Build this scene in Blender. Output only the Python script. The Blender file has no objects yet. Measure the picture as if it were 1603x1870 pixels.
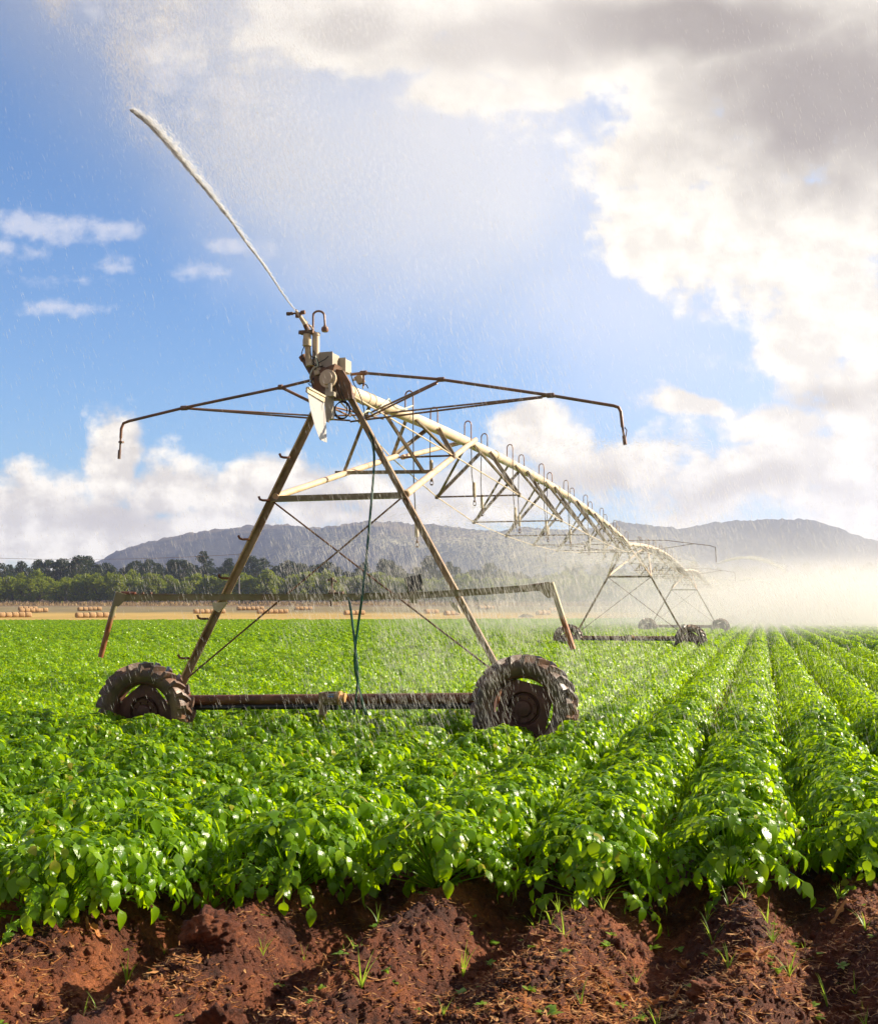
import bpy, bmesh, math, random
import numpy as np
from mathutils import Vector, Matrix
from mathutils import noise as mn

random.seed(7)
rng = np.random.default_rng(7)
R = math.radians
scene = bpy.context.scene
col = scene.collection

# ------------------------------------------------------------------ survey constants
EYE = 1.75                    # camera height above the field
FOC = 2250.0                  # focal length in photo pixels
CX, HZ = 801.5, 1112.0        # principal column and horizon row
SUN_EL, SUN_AZ = R(27), R(76) # elevation, azimuth clockwise from +Y
HEAD = R(14.7)                # bearing of the irrigator pipe
OX, OY = -1.29, 14.4          # foot of the nearest tower
cH, sH = math.cos(HEAD), math.sin(HEAD)

def loc(px, py, u=0.0):
    """machine-frame point seen at a photo position, at distance u along the pipe"""
    k = (px - CX) / FOC
    v = (k * (OY + u * cH) - OX - u * sH) / (cH + k * sH)
    Y = OY - v * sH + u * cH
    return Vector((v, u, EYE + (HZ - py) * Y / FOC))

def to_world(v, u):
    return OX + v * cH + u * sH, OY - v * sH + u * cH

def to_local(x, y):
    return (x - OX) * cH - (y - OY) * sH, (x - OX) * sH + (y - OY) * cH

# ------------------------------------------------------------------ small mesh kit
class MB:
    def __init__(s): s.v, s.f = [], []
    def add(s, vs, fs):
        n = len(s.v); s.v += [tuple(p) for p in vs]; s.f += [tuple(i + n for i in f) for f in fs]; return s
    def box(s, c, size, rot=None):
        c = Vector(c); hx, hy, hz = [a / 2 for a in size]
        vs = [Vector((x, y, z)) for x in (-hx, hx) for y in (-hy, hy) for z in (-hz, hz)]
        if rot is not None: vs = [rot @ p for p in vs]
        return s.add([c + p for p in vs], [(0,1,3,2),(4,6,7,5),(0,4,5,1),(2,3,7,6),(0,2,6,4),(1,5,7,3)])
    def frame(s, d, up=None):
        d = d.normalized(); up = Vector(up) if up is not None else Vector((0, 0, 1))
        if abs(d.dot(up)) > .98: up = Vector((0, 1, 0)) if abs(d.y) < .9 else Vector((1, 0, 0))
        a = d.cross(up).normalized(); b = a.cross(d).normalized(); return a, b
    def prism(s, p0, p1, prof, up=None, caps=True):
        p0, p1 = Vector(p0), Vector(p1); a, b = s.frame(p1 - p0, up); n = len(prof)
        vs = [p + a * q[0] + b * q[1] for p in (p0, p1) for q in prof]
        fs = [(i, (i + 1) % n, n + (i + 1) % n, n + i) for i in range(n)]
        if caps: fs += [tuple(range(n))[::-1], tuple(range(n, 2 * n))]
        return s.add(vs, fs)
    def bar(s, p0, p1, w, h, up=None):
        return s.prism(p0, p1, [(-w/2,-h/2),(w/2,-h/2),(w/2,h/2),(-w/2,h/2)], up)
    def angle(s, p0, p1, w, t=.008, up=None, flip=1):
        f = flip
        return s.prism(p0, p1, [(-w/2*f,-w/2),(w/2*f,-w/2),(w/2*f,-w/2+t),((-w/2+t)*f,-w/2+t),((-w/2+t)*f,w/2),(-w/2*f,w/2)], up)
    def tube(s, pts, r, n=8, caps=True):
        pts = [Vector(p) for p in pts]; rs = r if isinstance(r, (list, tuple)) else [r] * len(pts)
        base = len(s.v); prev = None; m = len(pts)
        for i, p in enumerate(pts):
            d = (pts[min(i + 1, m - 1)] - pts[max(i - 1, 0)])
            if d.length < 1e-9: d = Vector((0, 0, 1))
            d.normalize()
            if prev is None: a, b = s.frame(d)
            else:
                a = prev - d * prev.dot(d); a.normalize(); b = a.cross(d)
            prev = a
            for k in range(n):
                t = 2 * math.pi * k / n
                s.v.append(tuple(p + (a * math.cos(t) + b * math.sin(t)) * rs[i]))
        for i in range(m - 1):
            for k in range(n):
                s.f.append((base+i*n+k, base+i*n+(k+1)%n, base+(i+1)*n+(k+1)%n, base+(i+1)*n+k))
        if caps:
            s.f.append(tuple(base + k for k in range(n))[::-1]); s.f.append(tuple(base + (m-1)*n + k for k in range(n)))
        return s
    def cyl(s, p0, p1, r, n=16): return s.tube([p0, p1], r, n)
    def lathe(s, prof, origin, axis, n=40, closed=False):
        """prof: list of (axial, radius)"""
        o = Vector(origin); ax = Vector(axis).normalized(); a, b = s.frame(ax); base = len(s.v); m = len(prof)
        for k in range(n):
            t = 2 * math.pi * k / n
            for (h, r) in prof: s.v.append(tuple(o + ax * h + (a * math.cos(t) + b * math.sin(t)) * r))
        mm = m if closed else m - 1
        for k in range(n):
            for i in range(mm):
                j = (i + 1) % m; kk = (k + 1) % n
                s.f.append((base+k*m+i, base+k*m+j, base+kk*m+j, base+kk*m+i))
        return s
    def poly(s, pts, depth):
        pts = [Vector(p) for p in pts]; d = Vector(depth); n = len(pts)
        return s.add(pts + [p + d for p in pts], [tuple(range(n)), tuple(range(n, 2*n))[::-1]] + [(i, n+i, n+(i+1)%n, (i+1)%n) for i in range(n)])
    def mesh(s, name, mat=None, smooth=False):
        me = bpy.data.meshes.new(name); me.from_pydata(s.v, [], s.f)
        if mat: me.materials.append(mat)
        if smooth: me.polygons.foreach_set('use_smooth', [True] * len(me.polygons))
        me.update(); return me
    def obj(s, name, mat, parent=None, smooth=False, bevel=0):
        o = bpy.data.objects.new(name, s.mesh(name, mat, smooth)); col.objects.link(o)
        if parent: o.parent = parent
        if smooth == 'auto' or (smooth and len(s.f) > 3):
            try: o.data.set_sharp_from_angle(angle=R(38))
            except Exception: pass
        if bevel:
            b = o.modifiers.new('bevel', 'BEVEL'); b.width = bevel; b.segments = 2; b.limit_method = 'ANGLE'
        return o

def tag(o, label=None, cat=None, group=None, kind=None):
    if label: o['label'] = label
    if cat: o['category'] = cat
    if group: o['group'] = group
    if kind: o['kind'] = kind
    return o

def empty(name, loc_, rz=0):
    o = bpy.data.objects.new(name, None); col.objects.link(o); o.location = loc_; o.rotation_euler = (0, 0, rz)
    o.empty_display_size = .2; return o

def np_mesh(name, V, F, mat=None, smooth=True):
    """V (n,3) array, F (m,k) int array of equal-sized faces"""
    me = bpy.data.meshes.new(name); V = np.asarray(V, dtype=np.float32); F = np.asarray(F, dtype=np.int32)
    m, k = F.shape
    me.vertices.add(len(V)); me.vertices.foreach_set('co', V.ravel())
    me.loops.add(m * k); me.loops.foreach_set('vertex_index', F.ravel())
    me.polygons.add(m); me.polygons.foreach_set('loop_start', np.arange(0, m * k, k, dtype=np.int32))
    me.polygons.foreach_set('loop_total', np.full(m, k, dtype=np.int32))
    me.polygons.foreach_set('use_smooth', np.full(m, bool(smooth)))
    if mat: me.materials.append(mat)
    me.update(calc_edges=True); me.validate(); return me

# ------------------------------------------------------------------ numpy value noise
def _hash(ix, iy, seed):
    h = (ix.astype(np.int64) * 374761393 + iy.astype(np.int64) * 668265263 + seed * 1442695041) & 0xffffffff
    h = ((h ^ (h >> 13)) * 1274126177) & 0xffffffff
    return ((h ^ (h >> 16)) & 0xffff) / 65535.0
def vnoise(x, y, seed=0):
    ix, iy = np.floor(x), np.floor(y); fx, fy = x - ix, y - iy
    fx = fx * fx * fx * (fx * (fx * 6 - 15) + 10); fy = fy * fy * fy * (fy * (fy * 6 - 15) + 10)
    a = _hash(ix, iy, seed); b = _hash(ix + 1, iy, seed); c = _hash(ix, iy + 1, seed); d = _hash(ix + 1, iy + 1, seed)
    return (a + (b - a) * fx) * (1 - fy) + (c + (d - c) * fx) * fy - .5
def fbm(x, y, o=4, seed=0, gain=.5):
    s = 0; a = 1
    for i in range(o):
        s = s + a * vnoise(x, y, seed + i * 17); x = x * 2.03 + 3.1; y = y * 2.03 + 7.7; a *= gain
    return s

# ------------------------------------------------------------------ materials
def new_mat(name):
    m = bpy.data.materials.new(name); m.use_nodes = True; nt = m.node_tree
    nt.nodes.clear(); out = nt.nodes.new('ShaderNodeOutputMaterial'); return m, nt, out
def N(nt, t, **kw):
    n = nt.nodes.new(t)
    for k, v in kw.items():
        if k in n.inputs.keys(): n.inputs[k].default_value = v
        else: setattr(n, k, v)
    return n
def ramp(nt, fac, stops):
    r = nt.nodes.new('ShaderNodeValToRGB'); e = r.color_ramp.elements
    while len(e) < len(stops): e.new(.5)
    for i, (p, c) in enumerate(stops): e[i].position = p; e[i].color = (*c, 1) if len(c) == 3 else c
    nt.links.new(fac, r.inputs[0]); return r.outputs[0]
def mixc(nt, fac, a, b, mode='MIX'):
    m = nt.nodes.new('ShaderNodeMix'); m.data_type = 'RGBA'; m.blend_type = mode
    for s, v in ((0, fac), (6, a), (7, b)):
        if hasattr(v, 'is_linked'): nt.links.new(v, m.inputs[s])
        else: m.inputs[s].default_value = v if s == 0 else (*v, 1)[:4]
    return m.outputs[2]

def surf(name, c1, c2, c3=None, scale=8, rough=.6, metal=0, bump=.2, bscale=40, stretch=(1,1,1), spec=.5, thr=(.4,.62), cscale=None):
    """weathered solid surface: two tones by noise, third tone as blotches"""
    m, nt, out = new_mat(name); L = nt.links
    tc = N(nt, 'ShaderNodeTexCoord'); mp = N(nt, 'ShaderNodeMapping'); mp.inputs['Scale'].default_value = stretch
    L.new(tc.outputs['Object'], mp.inputs[0])
    n1 = N(nt, 'ShaderNodeTexNoise', Scale=scale, Detail=6, Roughness=.6); L.new(mp.outputs[0], n1.inputs[0])
    c = ramp(nt, n1.outputs[0], [(.35, c1), (.65, c2)])
    if c3:
        n2 = N(nt, 'ShaderNodeTexNoise', Scale=cscale or scale * .45, Detail=8, Roughness=.7); L.new(mp.outputs[0], n2.inputs[0])
        f = ramp(nt, n2.outputs[0], [(thr[0], (0,0,0)), (thr[1], (1,1,1))])
        c = mixc(nt, f, c, c3)
    b = N(nt, 'ShaderNodeBsdfPrincipled', Roughness=rough, Metallic=metal); b.inputs['Specular IOR Level'].default_value = spec
    L.new(c, b.inputs['Base Color'])
    n3 = N(nt, 'ShaderNodeTexNoise', Scale=bscale, Detail=5); L.new(mp.outputs[0], n3.inputs[0])
    bp = N(nt, 'ShaderNodeBump', Strength=bump, Distance=.01); L.new(n3.outputs[0], bp.inputs['Height']); L.new(bp.outputs[0], b.inputs['Normal'])
    L.new(b.outputs[0], out.inputs[0]); return m

M = {}
M['pipe'] = surf('pipe_metal', (.70,.55,.36), (.80,.66,.46), (.44,.29,.15), 3, .42, .0, .15, 30, thr=(.55,.75))
M['steel'] = surf('weathered_steel', (.30,.23,.13), (.42,.33,.20), (.17,.12,.06), 9, .5, .1, .25, 60)
M['leg'] = surf('leg_steel', (.30,.21,.11), (.44,.32,.18), (.20,.10,.045), 5, .45, .1, .25, 60, thr=(.48,.66))
M['rod'] = surf('dark_rod', (.11,.065,.04), (.18,.115,.07), (.24,.10,.045), 12, .5, .1, .2)
M['boom'] = surf('boom_pipe', (.15,.10,.075), (.24,.17,.13), (.32,.16,.09), 6, .45, .1, .2)
M['copper'] = surf('brace_tube', (.78,.50,.30), (.86,.64,.42), (.60,.32,.16), 4, .42, .0, .12, thr=(.5,.75))
M['rust'] = surf('rusty_steel', (.20,.065,.03), (.33,.13,.055), (.11,.04,.02), 8, .5, .05, .4, 50)
M['rustbright'] = surf('orange_rust', (.36,.13,.04), (.5,.24,.09), (.2,.08,.035), 10, .6, .1, .4, 50)
M['black'] = surf('black_plastic', (.014,.014,.015), (.03,.03,.03), None, 8, .4, 0, .1)
M['dark'] = surf('dark_grimy_metal', (.10,.065,.04), (.2,.14,.09), (.26,.12,.06), 16, .55, .1, .5, 50)
M['box'] = surf('grey_box_paint', (.42,.37,.28), (.52,.46,.35), (.28,.23,.16), 6, .5, .1, .12, thr=(.6,.8))
M['white'] = surf('white_plastic', (.80,.75,.68), (.86,.82,.76), (.66,.58,.48), 5, .45, 0, .05, thr=(.62,.85))
def fin_mat():
    m, nt, out = new_mat('white_translucent_plastic'); d = N(nt, 'ShaderNodeBsdfPrincipled', Roughness=.4); d.inputs[0].default_value = (.90,.88,.84,1)
    t = N(nt, 'ShaderNodeBsdfTranslucent'); t.inputs[0].default_value = (.98,.95,.90,1); x = N(nt, 'ShaderNodeMixShader'); x.inputs[0].default_value = .6
    nt.links.new(d.outputs[0], x.inputs[1]); nt.links.new(t.outputs[0], x.inputs[2]); nt.links.new(x.outputs[0], out.inputs[0]); return m
M['fin'] = fin_mat()
M['cream'] = surf('cream_plastic', (.66,.55,.36), (.74,.64,.45), (.5,.38,.2), 10, .5, 0, .1)
M['greenhose'] = surf('green_hose', (.012,.075,.05), (.02,.12,.075), None, 6, .35, 0, .1)
M['hose'] = surf('dark_hose', (.05,.045,.04), (.09,.08,.065), None, 6, .45, 0, .1)
M['palehose'] = surf('pale_hose', (.5,.55,.4), (.62,.64,.5), None, 6, .45, 0, .1)
M['tyre'] = surf('muddy_rubber', (.085,.055,.04), (.15,.095,.062), (.30,.16,.09), 5, .42, 0, .35, 40, thr=(.46,.66))
M['rim'] = surf('rusty_rim', (.13,.05,.032), (.2,.08,.05), (.08,.035,.025), 7, .6, .2, .4, 30)
M['rimlip'] = surf('rim_lip', (.45,.16,.05), (.6,.3,.12), (.2,.07,.03), 7, .5, .1, .3, 30)
M['motor'] = surf('motor_paint', (.36,.24,.12), (.5,.36,.2), (.16,.08,.04), 14, .45, .2, .4, 50)
M['orange'] = surf('orange_flange', (.7,.36,.1), (.8,.48,.18), (.45,.2,.06), 14, .5, .1, .2)
M['blue'] = surf('blue_sticker', (.05,.16,.36), (.07,.2,.42), None, 6, .4)
M['sticker'] = surf('grey_sticker', (.32,.34,.38), (.4,.42,.44), (.2,.2,.22), 30, .4)
M['bark'] = surf('pale_bark', (.16,.13,.10), (.26,.22,.18), (.09,.07,.05), 2, .8, 0, .3, 8, (1,1,.3))
M['darkbark'] = surf('dark_bark', (.08,.06,.045), (.15,.12,.09), (.05,.04,.03), 2, .8, 0, .3, 8, (1,1,.3))
M['pole'] = surf('grey_pole', (.30,.28,.27), (.38,.36,.34), (.2,.18,.17), 1, .7)

def beam_mat():
    """olive galvanised beam, rust creeping in from the cut ends and joints"""
    return surf('olive_beam', (.24,.195,.09), (.34,.28,.15), (.30,.14,.06), 5, .5, .08, .25, 60, thr=(.55,.68))
M['beam'] = beam_mat()

def endbar_mat():
    m, nt, out = new_mat('end_bar_paint_and_rust'); L = nt.links
    tc = N(nt, 'ShaderNodeTexCoord'); sp = N(nt, 'ShaderNodeSeparateXYZ'); L.new(tc.outputs['Object'], sp.inputs[0])
    n1 = N(nt, 'ShaderNodeTexNoise', Scale=9, Detail=6); L.new(tc.outputs['Object'], n1.inputs[0])
    mr = N(nt, 'ShaderNodeMapRange'); L.new(sp.outputs[2], mr.inputs[0])
    mr.inputs[1].default_value = 1.55; mr.inputs[2].default_value = 1.95
    ad = N(nt, 'ShaderNodeMath', operation='ADD'); L.new(mr.outputs[0], ad.inputs[0]); L.new(n1.outputs[0], ad.inputs[1])
    c = ramp(nt, ad.outputs[0], [(.35, (.28,.085,.03)), (.6, (.42,.18,.07)), (.85, (.34,.29,.17))])
    b = N(nt, 'ShaderNodeBsdfPrincipled', Roughness=.5, Metallic=.2); L.new(c, b.inputs[0]); L.new(b.outputs[0], out.inputs[0]); return m
M['endbar'] = endbar_mat()

def leaf_mat(name, dark, mid, light, trans, tmix=.45, rough=.34, scale=1.3, fine=60, spec=.5, aged=None):
    m, nt, out = new_mat(name); L = nt.links
    oi = N(nt, 'ShaderNodeObjectInfo'); g = N(nt, 'ShaderNodeNewGeometry')
    n1 = N(nt, 'ShaderNodeTexNoise', Scale=scale, Detail=3); L.new(g.outputs['Position'], n1.inputs[0])
    n2 = N(nt, 'ShaderNodeTexWhiteNoise'); n2.noise_dimensions = '1D'; L.new(g.outputs['Random Per Island'], n2.inputs['W'])
    a = N(nt, 'ShaderNodeMath', operation='MULTIPLY_ADD'); L.new(n2.outputs[0], a.inputs[0]); a.inputs[1].default_value = .55; 
    b2 = N(nt, 'ShaderNodeMath', operation='MULTIPLY'); L.new(n1.outputs[0], b2.inputs[0]); b2.inputs[1].default_value = .45
    L.new(b2.outputs[0], a.inputs[2])
    c = ramp(nt, a.outputs[0], [(.15, dark), (.45, mid), (.76, light), (.80, aged or light)])
    p = N(nt, 'ShaderNodeBsdfPrincipled', Roughness=rough); p.inputs['Specular IOR Level'].default_value = spec; L.new(c, p.inputs[0])
    t = N(nt, 'ShaderNodeBsdfTranslucent'); tcx = mixc(nt, .7, c, trans); L.new(tcx, t.inputs[0])
    mx = N(nt, 'ShaderNodeMixShader'); mx.inputs[0].default_value = tmix
    L.new(p.outputs[0], mx.inputs[1]); L.new(t.outputs[0], mx.inputs[2]); L.new(mx.outputs[0], out.inputs[0])
    if fine:
        n3 = N(nt, 'ShaderNodeTexNoise', Scale=fine, Detail=2); L.new(g.outputs['Position'], n3.inputs[0])
        bp = N(nt, 'ShaderNodeBump', Strength=.35, Distance=.006); L.new(n3.outputs[0], bp.inputs['Height']); L.new(bp.outputs[0], p.inputs['Normal'])
    return m
M['potato'] = leaf_mat('potato_leaf', (.035,.105,.002), (.15,.30,.003), (.30,.49,.005), (.66,.92,.002), .50, .29, 1.6, 90, .5, aged=(.5,.40,.05))
M['stem'] = surf('plant_stem', (.10,.2,.03), (.16,.28,.05), None, 20, .5)
M['treeleaf'] = leaf_mat('bushy_tree_leaf', (.045,.080,.008), (.12,.17,.012), (.27,.29,.025), (.40,.46,.03), .40, .6, .12, 0, .05)
M['gumleaf'] = leaf_mat('gum_tree_leaf', (.018,.032,.016), (.034,.052,.022), (.065,.08,.032), (.08,.11,.04), .25, .6, .12, 0, .05)
M['grassblade'] = leaf_mat('grass_blade', (.12,.24,.02), (.25,.42,.03), (.42,.58,.08), (.7,.9,.08), .5, .4, 3, 0)
M['drygrass'] = leaf_mat('dry_grass', (.22,.14,.07), (.34,.23,.12), (.48,.36,.18), (.5,.36,.18), .25, .7, .1, 0, .1)
M['straw'] = leaf_mat('straw_piece', (.18,.06,.02), (.46,.17,.045), (.70,.40,.16), (.65,.28,.08), .2, .6, 2, 0, .2)

def soil_mat():
    m, nt, out = new_mat('red_soil'); L = nt.links
    g = N(nt, 'ShaderNodeNewGeometry')
    n1 = N(nt, 'ShaderNodeTexNoise', Scale=2.2, Detail=8, Roughness=.65); L.new(g.outputs['Position'], n1.inputs[0])
    c = ramp(nt, n1.outputs[0], [(.34, (.065,.020,.009)), (.5, (.18,.054,.020)), (.66, (.42,.145,.05))])
    n2 = N(nt, 'ShaderNodeTexNoise', Scale=55, Detail=6, Roughness=.7); L.new(g.outputs['Position'], n2.inputs[0])
    f = ramp(nt, n2.outputs[0], [(.30, (.45,.45,.45)), (.6, (1.25,1.15,1.1))])
    c = mixc(nt, 1.0, c, f, 'MULTIPLY')
    n4 = N(nt, 'ShaderNodeTexVoronoi', Scale=130); L.new(g.outputs['Position'], n4.inputs[0])
    f4 = ramp(nt, n4.outputs['Distance'], [(.08, (1,1,1)), (.16, (0,0,0))])
    n5 = N(nt, 'ShaderNodeTexNoise', Scale=9, Detail=3); L.new(g.outputs['Position'], n5.inputs[0])
    f5 = ramp(nt, n5.outputs[0], [(.52, (0,0,0)), (.68, (.8,.8,.8))])
    ff = mixc(nt, 1.0, f4, f5, 'MULTIPLY')
    c = mixc(nt, ff, c, (.42,.2,.10))
    p = N(nt, 'ShaderNodeBsdfPrincipled', Roughness=.72); p.inputs['Specular IOR Level'].default_value = .35; L.new(c, p.inputs[0])
    n3 = N(nt, 'ShaderNodeTexNoise', Scale=26, Detail=12, Roughness=.8); L.new(g.outputs['Position'], n3.inputs[0])
    bp = N(nt, 'ShaderNodeBump', Strength=1, Distance=.045); L.new(n3.outputs[0], bp.inputs['Height']); L.new(bp.outputs[0], p.inputs['Normal'])
    L.new(p.outputs[0], out.inputs[0]); return m
M['soil'] = soil_mat()

def hay_mat():
    m, nt, out = new_mat('hay_field_stubble'); L = nt.links
    g = N(nt, 'ShaderNodeNewGeometry'); sp = N(nt, 'ShaderNodeSeparateXYZ'); L.new(g.outputs['Position'], sp.inputs[0])
    mp = N(nt, 'ShaderNodeMapping'); mp.inputs['Scale'].default_value = (.05,.018,.05); L.new(g.outputs['Position'], mp.inputs[0])
    n1 = N(nt, 'ShaderNodeTexNoise', Scale=1, Detail=9, Roughness=.7); L.new(mp.outputs[0], n1.inputs[0])
    c = ramp(nt, n1.outputs[0], [(.3, (.36,.24,.035)), (.52, (.52,.33,.065)), (.72, (.62,.42,.11))])
    n2 = N(nt, 'ShaderNodeTexNoise', Scale=.25, Detail=5, Roughness=.8); L.new(g.outputs['Position'], n2.inputs[0])
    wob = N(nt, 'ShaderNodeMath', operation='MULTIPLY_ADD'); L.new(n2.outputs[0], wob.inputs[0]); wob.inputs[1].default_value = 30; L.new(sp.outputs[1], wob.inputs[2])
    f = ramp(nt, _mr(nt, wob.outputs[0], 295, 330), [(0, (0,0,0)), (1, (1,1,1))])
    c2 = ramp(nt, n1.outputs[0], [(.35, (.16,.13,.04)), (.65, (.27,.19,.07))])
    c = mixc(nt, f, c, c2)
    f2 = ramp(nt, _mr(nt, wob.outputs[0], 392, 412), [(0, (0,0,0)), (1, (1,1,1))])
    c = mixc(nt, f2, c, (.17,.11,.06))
    p = N(nt, 'ShaderNodeBsdfPrincipled', Roughness=.9); L.new(c, p.inputs[0]); L.new(p.outputs[0], out.inputs[0]); return m
def _mr(nt, sock, a, b):
    n = nt.nodes.new('ShaderNodeMapRange'); n.inputs[1].default_value = a; n.inputs[2].default_value = b
    nt.links.new(sock, n.inputs[0]); return n.outputs[0]
M['hayfield'] = hay_mat()

def hill_mat():
    m, nt, out = new_mat('wooded_hill'); L = nt.links
    g = N(nt, 'ShaderNodeNewGeometry')
    n1 = N(nt, 'ShaderNodeTexNoise', Scale=.05, Detail=8, Roughness=.75); L.new(g.outputs['Position'], n1.inputs[0])
    c = ramp(nt, n1.outputs[0], [(.35, (.018,.024,.026)), (.6, (.06,.064,.058))])
    n2 = N(nt, 'ShaderNodeTexNoise', Scale=.0022, Detail=6, Roughness=.6); L.new(g.outputs['Position'], n2.inputs[0])
    f = ramp(nt, n2.outputs[0], [(.54, (0,0,0)), (.66, (.75,.75,.75))])
    c = mixc(nt, f, c, (.22,.17,.10))
    p = N(nt, 'ShaderNodeBsdfPrincipled', Roughness=.95); p.inputs['Specular IOR Level'].default_value = .1; L.new(c, p.inputs[0])
    bp = N(nt, 'ShaderNodeBump', Strength=1, Distance=8); L.new(n1.outputs[0], bp.inputs['Height']); L.new(bp.outputs[0], p.inputs['Normal'])
    L.new(p.outputs[0], out.inputs[0]); return m
M['hill'] = hill_mat()

def bale_mat():
    m, nt, out = new_mat('hay_bale'); L = nt.links
    tc = N(nt, 'ShaderNodeTexCoord')
    n1 = N(nt, 'ShaderNodeTexNoise', Scale=5, Detail=8, Roughness=.7); L.new(tc.outputs['Object'], n1.inputs[0])
    c = ramp(nt, n1.outputs[0], [(.3, (.30,.17,.07)), (.6, (.52,.33,.16)), (.8, (.64,.46,.26))])
    p = N(nt, 'ShaderNodeBsdfPrincipled', Roughness=.9); L.new(c, p.inputs[0])
    bp = N(nt, 'ShaderNodeBump', Strength=.8, Distance=.06); L.new(n1.outputs[0], bp.inputs['Height']); L.new(bp.outputs[0], p.inputs['Normal'])
    L.new(p.outputs[0], out.inputs[0]); return m
M['bale'] = bale_mat()

def water_mat(name, alpha, c=(1,.97,.92), tr=.5):
    m, nt, out = new_mat(name); L = nt.links
    d = N(nt, 'ShaderNodeBsdfPrincipled', Roughness=.5); d.inputs[0].default_value = (*c, 1)
    d.inputs['Specular IOR Level'].default_value = .1
    t = N(nt, 'ShaderNodeBsdfTranslucent'); t.inputs[0].default_value = (*c, 1)
    mx = N(nt, 'ShaderNodeMixShader'); mx.inputs[0].default_value = tr; L.new(d.outputs[0], mx.inputs[1]); L.new(t.outputs[0], mx.inputs[2])
    tp = N(nt, 'ShaderNodeBsdfTransparent'); m2 = N(nt, 'ShaderNodeMixShader'); m2.inputs[0].default_value = alpha
    L.new(tp.outputs[0], m2.inputs[1]); L.new(mx.outputs[0], m2.inputs[2]); L.new(m2.outputs[0], out.inputs[0]); return m
M['drop'] = water_mat('water_drop', .55, (1,.95,.86))
M['jet'] = water_mat('water_jet_foam', .62, (1,.99,.95), .7)
M['spray'] = water_mat('fine_spray', .42)
M['curtain'] = water_mat('curtain_spray', .5, (1,.98,.95))

# ------------------------------------------------------------------ camera, sun, sky
cam = bpy.data.cameras.new('camera'); cam_o = bpy.data.objects.new('camera', cam); col.objects.link(cam_o)
cam.sensor_fit = 'AUTO'; cam.sensor_width = 36; cam.lens = FOC / 1870 * 36
cam.shift_y = (HZ - 935) / 1870; cam.clip_start = .1; cam.clip_end = 30000
cam_o.location = (0, 0, EYE); cam_o.rotation_euler = (R(90), 0, 0); scene.camera = cam_o

sd = Vector((math.sin(SUN_AZ) * math.cos(SUN_EL), math.cos(SUN_AZ) * math.cos(SUN_EL), math.sin(SUN_EL)))
sun = bpy.data.lights.new('sun', 'SUN'); sun.energy = 5.0; sun.angle = R(.5); sun.color = (1, .87, .70)
sun_o = bpy.data.objects.new('sun', sun); col.objects.link(sun_o); sun_o.rotation_euler = (-sd).to_track_quat('-Z', 'Y').to_euler()
sun_o.location = (30, 20, 40)

world = bpy.data.worlds.new('World'); scene.world = world; world.use_nodes = True
nt = world.node_tree; nt.nodes.clear(); L = nt.links
class X:
    """tiny expression wrapper over Math nodes"""
    def __init__(s, sock): s.s = sock
    @staticmethod
    def op(op, *a, clamp=False):
        n = nt.nodes.new('ShaderNodeMath'); n.operation = op; n.use_clamp = clamp
        for i, v in enumerate(a):
            if isinstance(v, X): L.new(v.s, n.inputs[i])
            else: n.inputs[i].default_value = v
        return X(n.outputs[0])
    def __add__(s, o): return X.op('ADD', s, o)
    def __sub__(s, o): return X.op('SUBTRACT', s, o)
    def __mul__(s, o): return X.op('MULTIPLY', s, o)
    def __truediv__(s, o): return X.op('DIVIDE', s, o)
    __radd__ = __add__; __rmul__ = __mul__
    def __rsub__(s, o): return X.op('SUBTRACT', o, s)
def sstep(x, a, b):
    n = nt.nodes.new('ShaderNodeMapRange'); n.interpolation_type = 'SMOOTHSTEP'
    n.inputs[1].default_value = a; n.inputs[2].default_value = b; L.new(x.s, n.inputs[0]); return X(n.outputs[0])
tc = nt.nodes.new('ShaderNodeTexCoord'); sp = nt.nodes.new('ShaderNodeSeparateXYZ'); L.new(tc.outputs['Generated'], sp.inputs[0])
dx, dy, dz = [X(sp.outputs[i]) for i in range(3)]
fy = X.op('MAXIMUM', dy, .12)
A = dx / fy; B = dz / fy                       # sky chart: tangent of bearing and of height, facing north (+Y)
def chart_noise(scale, detail, rough, ox=0., oy=0., sy=1.0, dist=0.0):
    cb = nt.nodes.new('ShaderNodeCombineXYZ'); L.new((A + ox).s, cb.inputs[0]); L.new((B * sy + oy).s, cb.inputs[1])
    n = nt.nodes.new('ShaderNodeTexNoise'); n.inputs['Scale'].default_value = scale; n.inputs['Detail'].default_value = detail
    n.inputs['Roughness'].default_value = rough; n.inputs['Distortion'].default_value = dist
    L.new(cb.outputs[0], n.inputs[0]); return X(n.outputs[0]) - .5
def blobs(lst, wx, wy):
    r = None
    for (cx, cy, rx, ry) in lst:
        bx = (A + wx - (cx - CX) / FOC) * (FOC / rx); by = (B + wy - (HZ - cy) / FOC) * (FOC / ry)
        d = X.op('SQRT', bx * bx + by * by)
        d = 1 - d
        r = d if r is None else X.op('MAXIMUM', r, d)
    return r
n_big = chart_noise(7, 3, .5); n_big2 = chart_noise(7, 3, .5, 5, 5)
n_mid = chart_noise(20, 8, .60, 1, 0, 1.2); n_lit = chart_noise(20, 8, .60, 1 - .014, -.010, 1.2)
n_soft = chart_noise(9, 4, .5, 3, 3)
wx, wy = n_big * .09 + n_mid * .02, n_big2 * .09
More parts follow.
